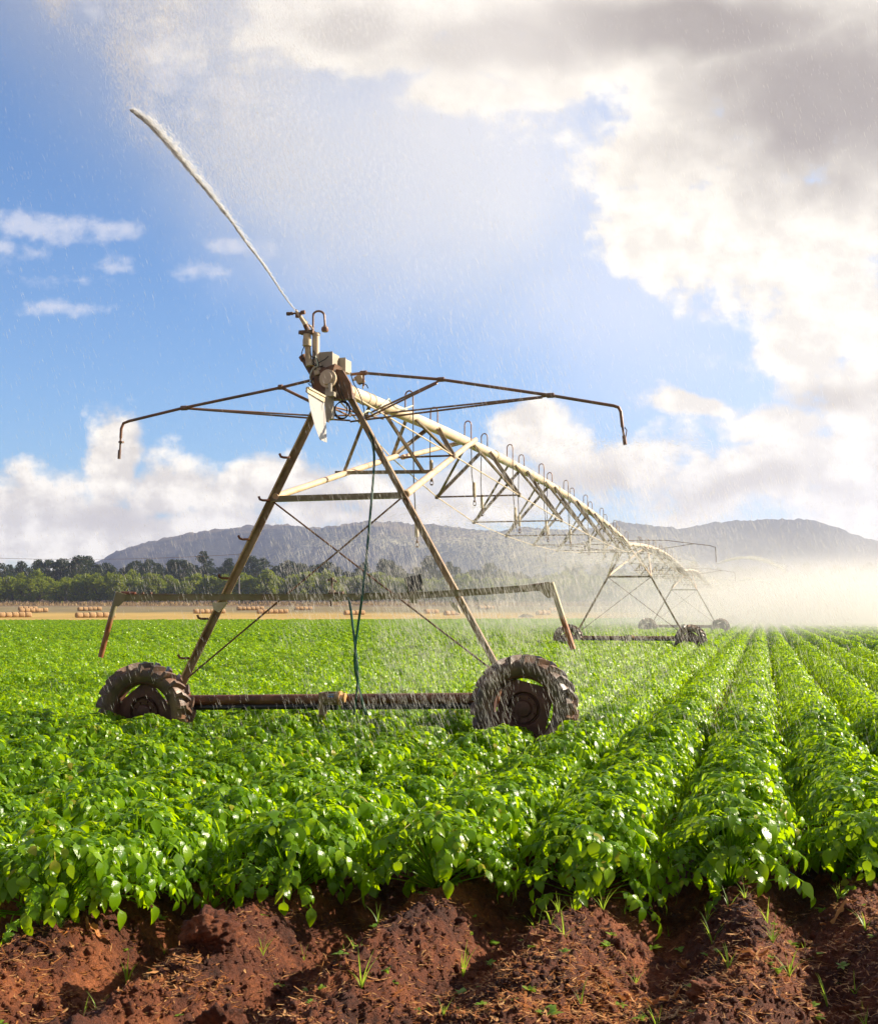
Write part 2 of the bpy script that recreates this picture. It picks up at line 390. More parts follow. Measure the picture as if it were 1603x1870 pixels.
CUM = [(210,830,75,100),(330,880,120,75),(60,900,150,75),(470,895,120,60),(250,970,420,110),(620,900,140,70),(-60,980,180,130),
       (690,960,220,80),(985,800,85,65),(1020,840,130,80),(1150,860,170,75),(1370,870,330,120),(880,920,200,90),(1550,880,200,160),
       (1250,260,230,170),(1380,430,250,210),(1200,420,150,130),(1520,560,170,220),(1600,700,190,120),(1250,730,130,32),(1420,770,170,60),(1500,420,200,160),
       (850,175,170,70),(1000,110,300,110),(1450,120,420,210),(640,60,330,95),(1050,0,900,110),(1560,300,240,210),(1550,1010,260,60),(1480,180,560,330),(1250,60,560,190)]
WISP = [(60,420,170,40),(190,415,80,30),(25,465,100,34),(215,490,110,34),(150,515,130,24),(351,491,80,20),(440,455,100,24),(130,570,90,20),(420,180,130,90),(330,90,150,110),(180,20,70,50)]
n_fine = chart_noise(62, 6, .6, 2, 9, 1.1)
cum = blobs(CUM, wx, wy) + n_mid * 1.5 + n_soft * .6 + n_fine * .5
dens = sstep(cum, .0, .48)
wisp = sstep(blobs(WISP, wx * .5, wy * .4) + n_mid * 4.0 + n_fine * 1.4, .15, 1.25) * .6
DARK = [(1500,200,420,250),(900,70,330,95),(1200,40,500,120),(640,40,160,60)]
MED = [(1520,715,170,55),(1330,890,260,55),(1120,880,110,60),(230,920,150,45),(650,930,180,45),(1030,900,90,60)]
dk = sstep(blobs(DARK, wx, wy) + n_mid * .35 + n_soft * .9, -.05, .75)
md = sstep(blobs(MED, wx, wy) + n_mid * .45 + n_soft * .8, -.05, .8)
relief = (n_mid - n_lit) * 5.0 + n_soft * .5
front = sstep(dy, .10, .35)
dens = dens * front; wisp = wisp * front
sky = nt.nodes.new('ShaderNodeTexSky'); sky.sky_type = 'NISHITA'; sky.sun_disc = False
sky.sun_elevation = SUN_EL; sky.sun_rotation = SUN_AZ; sky.air_density = 1.0; sky.dust_density = .6; sky.ozone_density = 2.5
SKYK = .085
sk = mixc(nt, 1.0, sky.outputs[0], (.62,.86,1.10), 'MULTIPLY')
def vec(c, k=1.0): return tuple(a * k for a in c)
K = 1 / SKYK
glare = sstep(A, -.08, .42) * sstep(B * -1, -.50, -.12)
glare = X.op('MAXIMUM', sstep(A, -.05, .38) * .62, sstep(A + B * -.6, -.05, .5) * .55) * front
cir = sstep(blobs([(760,330,560,420),(1150,560,420,330)], wx, wy) + n_mid * .3, .0, 1.0) * .62 * front
sk = mixc(nt, cir.s, sk, vec((.44,.46,.54), K))
skyc = mixc(nt, glare.s, sk, vec((.46,.50,.58), K))
litc = mixc(nt, X.op('ADD', relief, .5, clamp=True).s, vec((.46,.42,.365), K), vec((.68,.63,.54), K))
c_md = mixc(nt, (md * .8).s, litc, vec((.36,.32,.275), K))
warm = sstep(A, -.1, .3)
c_md = mixc(nt, (warm * .45 * (1 - md * .8)).s, c_md, vec((.62,.58,.52), K))
c_dk = mixc(nt, (dk * .9).s, c_md, vec((.215,.185,.17), K))
skyc = mixc(nt, ((1 - front) * .75).s, skyc, vec((.17,.155,.14), K))
skyc = mixc(nt, wisp.s, skyc, vec((.48,.47,.50), K))
skyc = mixc(nt, dens.s, skyc, c_dk)
bg = nt.nodes.new('ShaderNodeBackground'); bg.inputs[1].default_value = SKYK; L.new(skyc, bg.inputs[0])
wo = nt.nodes.new('ShaderNodeOutputWorld'); L.new(bg.outputs[0], wo.inputs[0])

scene.view_settings.view_transform = 'Standard'; scene.view_settings.look = 'None'; scene.view_settings.exposure = .92
scene.view_settings.gamma = 1; scene.view_settings.use_curve_mapping = False
scene.render.engine = 'CYCLES'
cy = scene.cycles
cy.use_denoising = True; cy.max_bounces = 6; cy.diffuse_bounces = 2; cy.glossy_bounces = 2; cy.transmission_bounces = 3
cy.transparent_max_bounces = 12; cy.volume_bounces = 1; cy.sample_clamp_indirect = 6; cy.sample_clamp_direct = 30
cy.caustics_reflective = False; cy.caustics_refractive = False; cy.volume_step_rate = 2; cy.volume_max_steps = 128
try: cy.denoising_input_passes = 'RGB_ALBEDO_NORMAL'; cy.use_adaptive_sampling = True; cy.adaptive_threshold = .02
except Exception: pass

# ------------------------------------------------------------------ terrain
ROW, ROW0 = .82, 3.90
def crop_end(x): return np.interp(x, [-60, -50, 14, 80, 110], [138, 140, 160, 225, 240])
def land(y): t = np.clip((np.asarray(y, dtype=float) - 225) / 205, 0, 3.5); return 3.3 * t ** 1.35
def soil_h(x, y, fine=True):
    x = np.asarray(x, dtype=float); y = np.asarray(y, dtype=float)
    v = (x - OX) * cH - (y - OY) * sH; u = (x - OX) * sH + (y - OY) * cH
    wob = fbm(x * .7, y * .7, 2, 5) * .22
    ph = (v + wob - ROW0) / ROW
    z = .10 * np.cos(2 * np.pi * ph) * np.clip(1.15 + fbm(x * .6, y * .6, 2, 3), .3, 1.6) + .05 * fbm(x * .9, y * .9, 3, 9) - .02
    z = z * np.clip((70 - y) / 30, 0, 1)
    if fine:
        near = np.clip((11 - y) / 2.5, 0, 1)
        a = fbm(x * 4, y * 4, 3, 21, .5); z = z + near * .07 * a
        b = fbm(x * 17, y * 17, 4, 31, .6); z = z + near * (.026 * np.tanh(b * 2.2) * .8 + .024 * fbm(x * 45, y * 45, 2, 41))
        cl = np.clip(fbm(x * 13 + 3, y * 13, 2, 51) - .14, 0, 1); z = z + near * np.tanh(cl * 9) * .014
        cl = np.clip(fbm(x * 26 + 3, y * 26, 2, 61) - .12, 0, 1); z = z + near * np.tanh(cl * 9) * .010
    return z
def grid_sheet(name, xs, ys, hf, mat):
    Xg, Yg = np.meshgrid(xs, ys); Z = hf(Xg, Yg); V = np.stack([Xg, Yg, Z], -1).reshape(-1, 3)
    nx, ny = len(xs), len(ys); i = np.arange(ny - 1)[:, None] * nx + np.arange(nx - 1)[None, :]; i = i.ravel()
    F = np.stack([i, i + 1, i + nx + 1, i + nx], -1)
    o = bpy.data.objects.new(name, np_mesh(name, V, F, mat)); col.objects.link(o); return o
def steps(segs):
    out = []
    for a, b, d in segs: out.append(np.arange(a, b, d))
    out.append(np.array([segs[-1][1]])); return np.concatenate(out)
xs = steps([(-3000,-200,200),(-200,-20,10),(-20,-6,.5),(-6,-2.9,.05),(-2.9,3.0,.0105),(3.0,8,.06),(8,20,.5),(20,200,10),(200,3000,200)])
ys = steps([(-60,0,10),(0,4.6,.4),(4.6,8.4,.0115),(8.4,14,.09),(14,40,.35),(40,120,4),(120,4000,60)])
def whole_h(x, y):
    z = soil_h(x, y)
    return np.where(y > 130, land(y) - .25, z)
ground = tag(grid_sheet('soil_ground', xs, ys, whole_h, M['soil']), kind='structure',
             label='red brown bare soil with furrows under the crop', cat='ground')
# hay field sheet: starts at the far edge of the crop
hx = np.linspace(-900, 900, 91); hs = np.concatenate([np.linspace(0, 1, 30) ** 1.3])
Xh = np.repeat(hx[None, :], 30, 0); Yh = crop_end(Xh) - 2 + hs[:, None] * (1400 - crop_end(Xh))
Zh = land(Yh) + .04 + fbm(Xh * .03, Yh * .03, 3, 77) * .25 * np.clip((Yh - 240) / 60, 0, 1)
Vh = np.stack([Xh, Yh, Zh], -1).reshape(-1, 3); i = (np.arange(29)[:, None] * 91 + np.arange(90)[None, :]).ravel()
hf = bpy.data.objects.new('hay_field', np_mesh('hay_field', Vh, np.stack([i, i+1, i+92, i+91], -1), M['hayfield'])); col.objects.link(hf)
tag(hf, 'mown golden hay stubble field between the crop and the trees', 'field', kind='structure')

# hills
def ridge(ax):
    px = [-900,-300,100,180,205,230,280,330,390,450,510,560,620,680,740,800,850,900,950,1000,1060,1130,1180,1240,1290,1330,1400,1470,1500,1530,1560,1603,1750,2200]
    py = [1060,1075,1060,1032,1019,1009,996,984,976,969,967,973,968,961,963,966,974,980,972,976,977,962,968,973,965,959,958,960,964,972,986,998,1030,1060]
    return np.interp(ax, px, py)
HD = 3000.
nxh, nyh = 520, 46
pxs = np.linspace(-700, 2300, nxh); tt = np.linspace(0, 1, nyh)
Xi = np.zeros((nyh, nxh)); Yi = np.zeros_like(Xi); Zi = np.zeros_like(Xi)
for j, t in enumerate(tt):
    # the front slope climbs from t=0 to the crest at t=.62, then falls away behind
    Yd = 2100 + 1500 * t; Xi[j] = (pxs - CX) / FOC * Yd; Yi[j] = Yd
    crest = (HZ - ridge(pxs)) / FOC * (2100 + 1500 * .62)
    s = np.sin(min(t / .62, 1) * math.pi / 2) ** 1.15 if t <= .62 else max(0, 1 - ((t - .62) / .38) ** 1.6)
    gul = fbm(Xi[j] * .006, np.full(nxh, Yd * .0022), 5, 91, .55)
    Zi[j] = 8 + crest * s * (1 + gul * .34 * (1 - abs(s)) * 2.2) + fbm(Xi[j] * .05, np.full(nxh, Yd * .05), 3, 95, .7) * 8 * s
Vv = np.stack([Xi, Yi, Zi], -1).reshape(-1, 3); i = (np.arange(nyh-1)[:, None] * nxh + np.arange(nxh-1)[None, :]).ravel()
ho = bpy.data.objects.new('hills', np_mesh('hills', Vv, np.stack([i, i+1, i+nxh+1, i+nxh], -1), M['hill'])); col.objects.link(ho)
tag(ho, 'long blue grey wooded range of hills behind the trees', 'hills', kind='structure')

# ------------------------------------------------------------------ potato plants
def leaflet(nl, nw, length, width, droop, fold, twist=0):
    """leaflet in local frame: along +X, width on Y, normal +Z"""
    V = []; 
    for i in range(nl + 1):
        t = i / nl; w = width * (math.sin(math.pi * min(1, t ** .85 * .96 + .03)) ** .85) * (1.25 - .6 * t)
        if i == nl: w = width * .04
        ang = droop * t; x = length * (math.sin(ang) / droop if droop > .01 else t); z = -length * ((1 - math.cos(ang)) / droop if droop > .01 else 0)
        for j in range(nw + 1):
            s = (j / nw - .5) * 2; V.append((x, s * w, z + abs(s) * w * fold - (s*s) * w * .25))
    F = [(i*(nw+1)+j, i*(nw+1)+j+1, (i+1)*(nw+1)+j+1, (i+1)*(nw+1)+j) for i in range(nl) for j in range(nw)]
    return np.array(V), np.array(F)
def rot_from(xd, up):
    xd = xd / np.linalg.norm(xd); y = np.cross(up, xd); ny = np.linalg.norm(y)
    if ny < 1e-3: y = np.array([0, 1., 0])
    else: y = y / ny
    z = np.cross(xd, y); return np.stack([xd, y, z], 1)
def plant_mesh(name, seed, nleaf, nl=5, nw=2, R0=.40, H=.46, size=1.0, elong=(1,1), stems=True):
    rg = np.random.default_rng(seed); Vs, Fs = [], []; off = 0
    shapes = [leaflet(nl, nw, 1, wd_, d, f) for wd_, d, f in ((.30,.5,.2),(.27,.9,.38),(.33,1.2,.25),(.25,1.5,.4),(.29,.8,.5),(.35,1.0,.15))]
    sticks = []
    for k in range(nleaf):
        # leaf base point in the dome, leaf arches outward and droops
        ring = rg.random() ** .6; a = k * 2.39996 + rg.normal(0, .25)
        hx_, hy_ = math.cos(a), math.sin(a)
        rr = R0 * ring * .72; hh = H * (.98 - .80 * ring ** 2.2 * rg.uniform(.5, 1.2)) 
        base = np.array([hx_ * rr * elong[0], hy_ * rr * elong[1], hh * rg.uniform(.82, 1.02)])
        out = np.array([hx_, hy_, 0.]); el = rg.uniform(.25, .8) * (1 - ring * .75)
        Lr = rg.uniform(.12, .20) * size
        npair = 3 if nl > 3 else 2
        if nl > 3:
            knee = base * np.array([.45, .45, .55]); sticks += [(np.zeros(3), knee), (knee, base)]
        for q in range(npair + 1):
            t = (q + .6) / (npair + .6); ang = el - t * rg.uniform(.9, 1.3)
            p = base + (out * math.cos((el + ang) / 2) + np.array([0, 0, math.sin((el + ang) / 2)])) * Lr * t
            dirv = out * math.cos(ang) + np.array([0, 0, math.sin(ang)])
            side = np.cross(np.array([0, 0, 1.]), out)
            for sgn in ((-1, 1) if q < npair else (0,)):
                ln = size * rg.uniform(.042, .086) * (.75 + .35 * t) * (1.15 if sgn == 0 else 1)
                dd = dirv * (.55 if sgn else 1) + side * sgn * .85 + np.array([0, 0, -.12 - .25 * ring]) + rg.normal(0, .13, 3)
                up = np.array([0, 0, 1.]) + out * (.35 + .3 * t) * ring + rg.normal(0, .22, 3)
                V, F = shapes[rg.integers(len(shapes))]
                Mx = rot_from(dd, up) * ln
                W = V @ Mx.T + p; Vs.append(W); Fs.append(F + off); off += len(W)
                if nl > 3 and sgn <= 0: sticks.append((base, p))
    for (p, q) in sticks:                      # petioles and stems down to the crown of the plant
        d = q - p; a = np.cross(d, [0.3, 1, .2]); a /= np.linalg.norm(a) + 1e-9; b = np.cross(d, a); b /= np.linalg.norm(b) + 1e-9
        r = .0035; W = [e + (a * math.cos(t) + b * math.sin(t)) * r for e in (p, q) for t in (0, 2.1, 4.2)]
        Vs.append(np.array(W)); Fs.append(np.array([(0, 1, 4, 3), (1, 2, 5, 4), (2, 0, 3, 5)]) + off); off += 6
    V = np.concatenate(Vs); F = np.concatenate(Fs)
    me = np_mesh(name, V, F, M['potato'], nl > 2)
    return me
NEARV = [plant_mesh(f'potato_plant_{"abcdef"[i]}', 100 + i, 92) for i in range(6)]
MIDV = [plant_mesh(f'potato_plant_low_{"abcd"[i]}', 200 + i, 72, 3, 2, .39, .46, .95) for i in range(4)]
def patch_mesh(name, seed, length=3.0):
    """three metres of far crop row"""
    rg = np.random.default_rng(seed); Vs, Fs = [], []; off = 0; V, F = leaflet(2, 1, 1, .42, .9, .2)
    for k in range(int(length * 420)):
        s = rg.uniform(-1, 1); y = rg.uniform(-length / 2, length / 2)
        x = s * .37; z = (.46 + .06 * math.sin(y * 6 + seed)) * (1 - .55 * abs(s) ** 2.6) * rg.uniform(.85, 1.02)
        a = rg.uniform(0, 2 * math.pi); dd = np.array([math.cos(a) + .5 * s, math.sin(a), rg.uniform(-.9, .3)])
        up = np.array([.5 * s, 0, 1.]) + rg.normal(0, .3, 3)
        W = V @ (rot_from(dd, up) * rg.uniform(.075, .115)).T + np.array([x, y, z]); Vs.append(W); Fs.append(F + off); off += len(W)
    return np_mesh(name, np.concatenate(Vs), np.concatenate(Fs), M['potato'], False)
FARV = [patch_mesh(f'potato_row_far_{"abc"[i]}', 300 + i) for i in range(3)]

WHEELS = [loc(266, 1300, -.25), loc(957, 1294, -.25)]
def front_u(v): return float(np.interp(v, [-2, .62, 1.44, 2.26, 3.08, 3.9, 4.72, 5.54, 7], [-7.3, -7.8, -8.2, -7.15, -6.85, -6.62, -6.28, -5.75, -5.1]))
plants = []
for k in range(-40, 60):
    v0 = ROW0 + ROW * k
    u = front_u(v0) + random.uniform(-.08, .08) + .25
    while u < 32:
        v = v0 + random.gauss(0, .035); x, y = to_world(v, u)
        if y > 5 and abs(x) < y * .385 + 1.6:
            if not any(abs(v - w.x) < .40 and abs(u - w.y) < .30 for w in WHEELS): plants.append((x, y, v0))
        u += random.uniform(.27, .36)
plants.sort(key=lambda p: p[1] ** 2 + p[0] ** 2 + (0 if abs(p[0]) < p[1] * .36 + .5 else 400))
near, mid = plants[:300], plants[300:]
rows_seen = {}
row_names = {}
zs = soil_h([p[0] for p in near], [p[1] for p in near], False)
order = {}
for p in near: order.setdefault(round(p[2], 2), []).append(p)
front_of = {k: min(v, key=lambda p: to_local(p[0], p[1])[1]) for k, v in order.items()}
vis_rows = sorted([k for k in order if abs(front_of[k][0]) < front_of[k][1] * .36])
ordw = ['first', 'second', 'third', 'fourth', 'fifth', 'sixth', 'seventh', 'eighth', 'ninth', 'tenth']
for i, p in enumerate(near):
    o = bpy.data.objects.new('potato_plant', random.choice(NEARV)); col.objects.link(o)
    o.location = (p[0], p[1], float(zs[i]) - .02); o.rotation_euler = (random.gauss(0, .06), random.gauss(0, .06), random.uniform(0, 6.28))
    s = random.uniform(.86, 1.08); o.scale = (s, s, s * random.uniform(.95, 1.15))
    k = round(p[2], 2)
    if p is front_of[k] and k in vis_rows:
        n = len(vis_rows) - 1 - vis_rows.index(k)
        o.scale = (1.12, 1.12, 1.08); lab = f'potato plant at the bare soil end of the {ordw[min(n, 9)]} crop row from the right'
    else:
        lab = 'leafy green potato plant inside the dense crop rows, behind the plants at the bare soil'
    tag(o, lab, 'plant', 'potato plants in the rows nearest the bare soil')
# the rest of the crop, past counting: one object of instances
P, ROT, SC, IDX = [], [], [], []
zm = soil_h([p[0] for p in mid], [p[1] for p in mid], False)
for i, p in enumerate(mid):
    P.append((p[0], p[1], float(zm[i]) - .02)); ROT.append((random.gauss(0, .06), random.gauss(0, .06), random.uniform(0, 6.28)))
    s = random.uniform(.84, 1.04) ; SC.append((s, s, s * random.uniform(.9, 1.08))); IDX.append(random.randrange(4))
for k in range(-180, 180):
    v0 = ROW0 + ROW * k; u = 32 + random.uniform(0, 2)
    while u < 280:
        x, y = to_world(v0, u)
        if y > 20 and abs(x) < y * .37 + 4 and y < crop_end(x):
            P.append((x, y, float(soil_h(x, y, False)) * .5 if y < 70 else (0.0 if y < 225 else float(land(y)))))
            ROT.append((0, 0, -HEAD + random.choice((0, math.pi)))); SC.append((random.uniform(.95, 1.08), 1.05, random.uniform(.88, 1.12))); IDX.append(4 + random.randrange(3))
        u += 2.9
me = bpy.data.meshes.new('potato_crop'); me.from_pydata(P, [], [])
at = me.attributes.new('rot', 'FLOAT_VECTOR', 'POINT'); at.data.foreach_set('vector', np.array(ROT, dtype=np.float32).ravel())
at = me.attributes.new('scl', 'FLOAT_VECTOR', 'POINT'); at.data.foreach_set('vector', np.array(SC, dtype=np.float32).ravel())
at = me.attributes.new('pick', 'INT', 'POINT'); at.data.foreach_set('value', np.array(IDX, dtype=np.int32))
crop = bpy.data.objects.new('potato_crop', me); col.objects.link(crop)
tag(crop, 'bright green leafy potato crop filling the field beyond the nearest plants', 'crop', kind='stuff')
srcs = [bpy.data.objects.new(m.name, m) for m in MIDV + FARV]
gn = bpy.data.node_groups.new('crop_scatter', 'GeometryNodeTree'); gn.is_modifier = True
gn.interface.new_socket('Geometry', in_out='INPUT', socket_type='NodeSocketGeometry')
gn.interface.new_socket('Geometry', in_out='OUTPUT', socket_type='NodeSocketGeometry')
gi, go = gn.nodes.new('NodeGroupInput'), gn.nodes.new('NodeGroupOutput'); iop = gn.nodes.new('GeometryNodeInstanceOnPoints')
gj = gn.nodes.new('GeometryNodeJoinGeometry')
for s in reversed(srcs):
    oi = gn.nodes.new('GeometryNodeObjectInfo'); oi.inputs['Object'].default_value = s; oi.inputs['As Instance'].default_value = True
    gn.links.new(oi.outputs['Geometry'], gj.inputs[0])
gn.links.new(gi.outputs[0], iop.inputs['Points']); gn.links.new(gj.outputs[0], iop.inputs['Instance']); iop.inputs['Pick Instance'].default_value = True
def attr(nm, ty):
    a = gn.nodes.new('GeometryNodeInputNamedAttribute'); a.data_type = ty; a.inputs['Name'].default_value = nm; return a.outputs['Attribute']
gn.links.new(attr('pick', 'INT'), iop.inputs['Instance Index']); gn.links.new(attr('scl', 'FLOAT_VECTOR'), iop.inputs['Scale'])
e2r = gn.nodes.new('FunctionNodeEulerToRotation'); gn.links.new(attr('rot', 'FLOAT_VECTOR'), e2r.inputs[0]); gn.links.new(e2r.outputs[0], iop.inputs['Rotation'])
gn.links.new(iop.outputs[0], go.inputs[0])
md_ = crop.modifiers.new('scatter', 'NODES'); md_.node_group = gn

# ------------------------------------------------------------------ centre-pivot irrigator (one machine)
mach = tag(empty('centre_pivot_irrigator', (OX, OY, 0), -HEAD),
           'long wheeled irrigation machine with arched pale pipe on steel towers crossing the crop', 'irrigator')
A_ = mach
def V3(*a): return Vector(a)
def arch(t, z0=4.38, z1=4.18): return z0 + (z1 - z0) * t + .42 * 4 * t * (1 - t)
SPAN = 33.6

# --- wheel: hub (mesh) with tyre and rim as sub-parts, axle along Y
def wheel_meshes():
    Rr = .525
    t = MB(); prof = [(-.10,.36),(-.135,.40),(-.15,.46),(-.135,.515),(-.09,.54),(0,.552),(.09,.54),(.135,.515),(.15,.46),(.135,.40),(.10,.36),(.085,.345),(-.085,.345)]
    t.lathe(prof, (0,0,0), (0,1,0), 56, True)
    nl = 22
    for k in range(nl):
        for sgn in (-1, 1):
            a0 = 2 * math.pi * (k + (0 if sgn < 0 else .5)) / nl
            def pt(a, r, y): return V3(math.cos(a) * r, y * sgn, math.sin(a) * r)
            w = .052
            pa = [(a0, .008), (a0 + .10, .085), (a0 + .16, .138), (a0 + .17, .160)]
            rin = [.538, .528, .50, .455]; rout = [.600, .598, .585, .50]
            vs = []; 
            for (a, y), r0, r1 in zip(pa, rin, rout):
                da = w / .56 / 2
                vs += [pt(a - da, r0, y), pt(a + da, r0, y), pt(a + da * .7, r1, y), pt(a - da * .7, r1, y)]
            fs = []
            for i in range(3):
                for j in range(4): fs.append((i*4+j, i*4+(j+1)%4, (i+1)*4+(j+1)%4, (i+1)*4+j))
            fs += [(0,1,2,3), (12,15,14,13)]
            t.add(vs, fs)
    rim = MB()
    rim.lathe([(-.11,.375),(-.10,.352),(-.05,.335),(.05,.335),(.10,.352),(.11,.375),(.10,.368),(.05,.347),(-.05,.347),(-.10,.368)], (0,0,0), (0,1,0), 48, True)
    # dished centre plate cut back by four flats: the slots between plate and rim show what is behind
    n = 96; ring = []
    for k in range(n):
        a = 2 * math.pi * k / n; am = ((a - .18) % (math.pi / 2)) - math.pi / 4
        r = min(.338, .292 / max(.05, math.cos(am)))
        ring.append((a, r))
    levels = [(1.0, .0), (.78, -.015), (.56, -.02), (.50, .03), (.20, .035), (.17, -.02), (.0, -.02)]
    base = len(rim.v)
    for (f, y) in levels:
        for (a, r) in ring:
            rr = r * f if f > .6 else .338 * f
            rim.v.append((math.cos(a) * rr, y - .02, math.sin(a) * rr))
    for l in range(len(levels) - 1):
        for k in range(n): rim.f.append((base+l*n+k, base+l*n+(k+1)%n, base+(l+1)*n+(k+1)%n, base+(l+1)*n+k))
    hub = MB(); hub.tube([(0,-.09,0),(0,-.075,0),(0,-.02,0),(0,.10,0)], [.05,.085,.10,.10], 20)
    for k in range(8):
        a = k * math.pi / 4; hub.cyl((math.cos(a)*.125, -.065, math.sin(a)*.125), (math.cos(a)*.125, -.02, math.sin(a)*.125), .014, 6)
    hub.lathe([(-.035,.09),(-.04,.15),(-.01,.155)], (0,0,0), (0,1,0), 24)
    hub.box((.0, .19, .02), (.24, .22, .26))
    return hub.mesh('wheel', M['rim'], True), t.mesh('tyre', M['tyre'], True), rim.mesh('rim', M['rim'], True)
WM = wheel_meshes()
for m_ in WM:
    try: m_.set_sharp_from_angle(angle=R(35))
    except Exception: pass
def link(name, me, parent, l=(0,0,0), r=(0,0,0)):
    o = bpy.data.objects.new(name, me); col.objects.link(o); o.parent = parent; o.location = l; o.rotation_euler = r; return o
def wheel(p, spin, yaw=0, tilt=0):
    w = link('wheel', WM[0], A_, p, (tilt, spin, yaw)); w.rotation_mode = 'YXZ'
    link('tyre', WM[1], w); link('rim', WM[2], w)
    return w

def hooks(pts):
    for p in pts:
        m = MB(); p = Vector(p); m.tube([p, p + V3(-.07,-.05,.0), p + V3(-.10,-.06,.01), p + V3(-.115,-.06,.045)], .016, 6)
        m.obj('step_hook', M['rust'], A_, True)

def tower(u, legs, mid, zbeam, rods, first=False):
    """legs: (bottomL, topL, bottomR, topR); mid: (L, R) crossbar ends"""
    bL, tL, bR, tR = legs
    mL, mR = MB(), MB()
    lw = .080 if first else .066
    mL.angle(bL, tL, lw, .010, up=(0,-1,0), flip=1); mR.angle(bR, tR, lw, .010, up=(0,-1,0), flip=-1)
    mL.obj('tower_leg', M['leg'], A_); mR.obj('tower_leg', M['leg'], A_)
    c = MB(); c.angle(mid[0], mid[1], .075, .01, up=(0,0,1)); c.obj('crossbar', M['beam'], A_)
    for a, b in rods: MB().tube([a, b], .011, 6).obj('tension_rod', M['rod'], A_, True)
    bm = MB(); bm.tube([zbeam[0], zbeam[1]], .064, 16)
    for e in zbeam:
        bm.box(Vector(e) + V3(0,.02,0), (.10,.16,.20))
    bm.obj('base_beam', M['rust'], A_, True)
    d = (Vector(zbeam[1]) - Vector(zbeam[0])); off = V3(0,-.03,-.086)
    cen = (Vector(zbeam[0]) + Vector(zbeam[1])) / 2
    sh = MB(); sh.tube([Vector(zbeam[0]) + off, cen + off + V3(-.25,0,0)], .032, 10); sh.tube([cen + off + V3(-.3,0,0), cen + off + V3(.05,0,0)], .040, 10); sh.tube([cen + off + V3(.1,0,0), Vector(zbeam[1]) + off], .032, 10)
    sh.obj('drive_shaft', M['black'], A_, True)
    mo = MB(); c0 = cen + V3(.02,-.10,.02)
    mo.tube([c0 + V3(-.13,0,0), c0 + V3(-.125,0,0), c0 + V3(.10,0,0)], [.085,.10,.10], 20)
    for k in range(10):
        a = k * math.pi / 5; mo.box(c0 + V3(-.01, math.cos(a)*.10, math.sin(a)*.10), (.2,.012,.012))
    mo.box(c0 + V3(-.17,.02,-.08), (.07,.18,.34)); mo.box(c0 + V3(-.17,.0,-.26), (.05,.12,.14))
    mo.v = [tuple(c0 + (Vector(p) - c0) * .76) for p in mo.v]
    g = mo.obj('drive_motor', M['motor'], A_, True)
    fl = MB(); fl.cyl(c0 + V3(.105,0,0), c0 + V3(.135,0,0), .112, 20); fl.cyl(c0 + V3(.175,0,0.01), c0 + V3(.205,0,0.01), .075, 16); fl.cyl(c0 + V3(.135,0,0), c0 + V3(.175,0,0), .05, 12)
    fl.v = [tuple(c0 + (Vector(p) - c0) * .76) for p in fl.v]
    fl.obj('flange', M['orange'], g, True)
    if first:
        st = MB(); st.box(c0 + V3(0,-.066,.049), (.075,.004,.024), Matrix.Rotation(R(-38), 3, 'X')); st.obj('rating_plate', M['sticker'], g)
        st = MB(); st.box(c0 + V3(0,-.079,.025), (.075,.004,.014), Matrix.Rotation(R(-20), 3, 'X')); st.obj('blue_sticker', M['blue'], g)

# nearest tower, measured
B0 = [loc(323, 1268), loc(600, 702), loc(930, 1262), loc(624, 700)]
tower(0, B0, (loc(497, 911), loc(735, 904)), (loc(335, 1279), loc(905, 1275)),
      [(loc(500, 917, .03), loc(897, 1222, .03)), (loc(732, 910, -.03), loc(343, 1238, -.03))], True)
wheel(loc(267, 1300, -.22), .3, R(3), R(2)); wheel(loc(957, 1294, -.22), 1.2, R(-4), R(-2))
hooks([loc(x, y, -.02) for x, y in ((531,836),(456,985),(420,1056),(381,1130),(346,1202),(493,914))])

def generic_tower(u, lean=0.0):
    def T(v, z): return V3(v * math.cos(lean) - (z - .6) * math.sin(lean), u, (z - .6) * math.cos(lean) + .6 + v * math.sin(lean))
    tower(u, [T(-2.12,.62), T(-.13,4.2), T(2.12,.62), T(.13,4.2)], (T(-.84,2.98), T(.84,2.98)), (T(-2.08,.66), T(2.08,.66)),
          [(T(-.8,2.95), T(2.0,.8)), (T(.8,2.95), T(-2.0,.8))])
    wheel(T(-2.3,.57) + V3(0,-.22,0), random.uniform(0, 6), R(random.uniform(-4, 4))); wheel(T(2.3,.57) + V3(0,-.22,0), random.uniform(0, 6), R(random.uniform(-4, 4)))
TU = [0, 33.6, 67.1, 101.0, 133.8, 167]
for k, u in enumerate(TU[1:]): generic_tower(u, R((.0, -.3, .2, 0, 0)[k]))

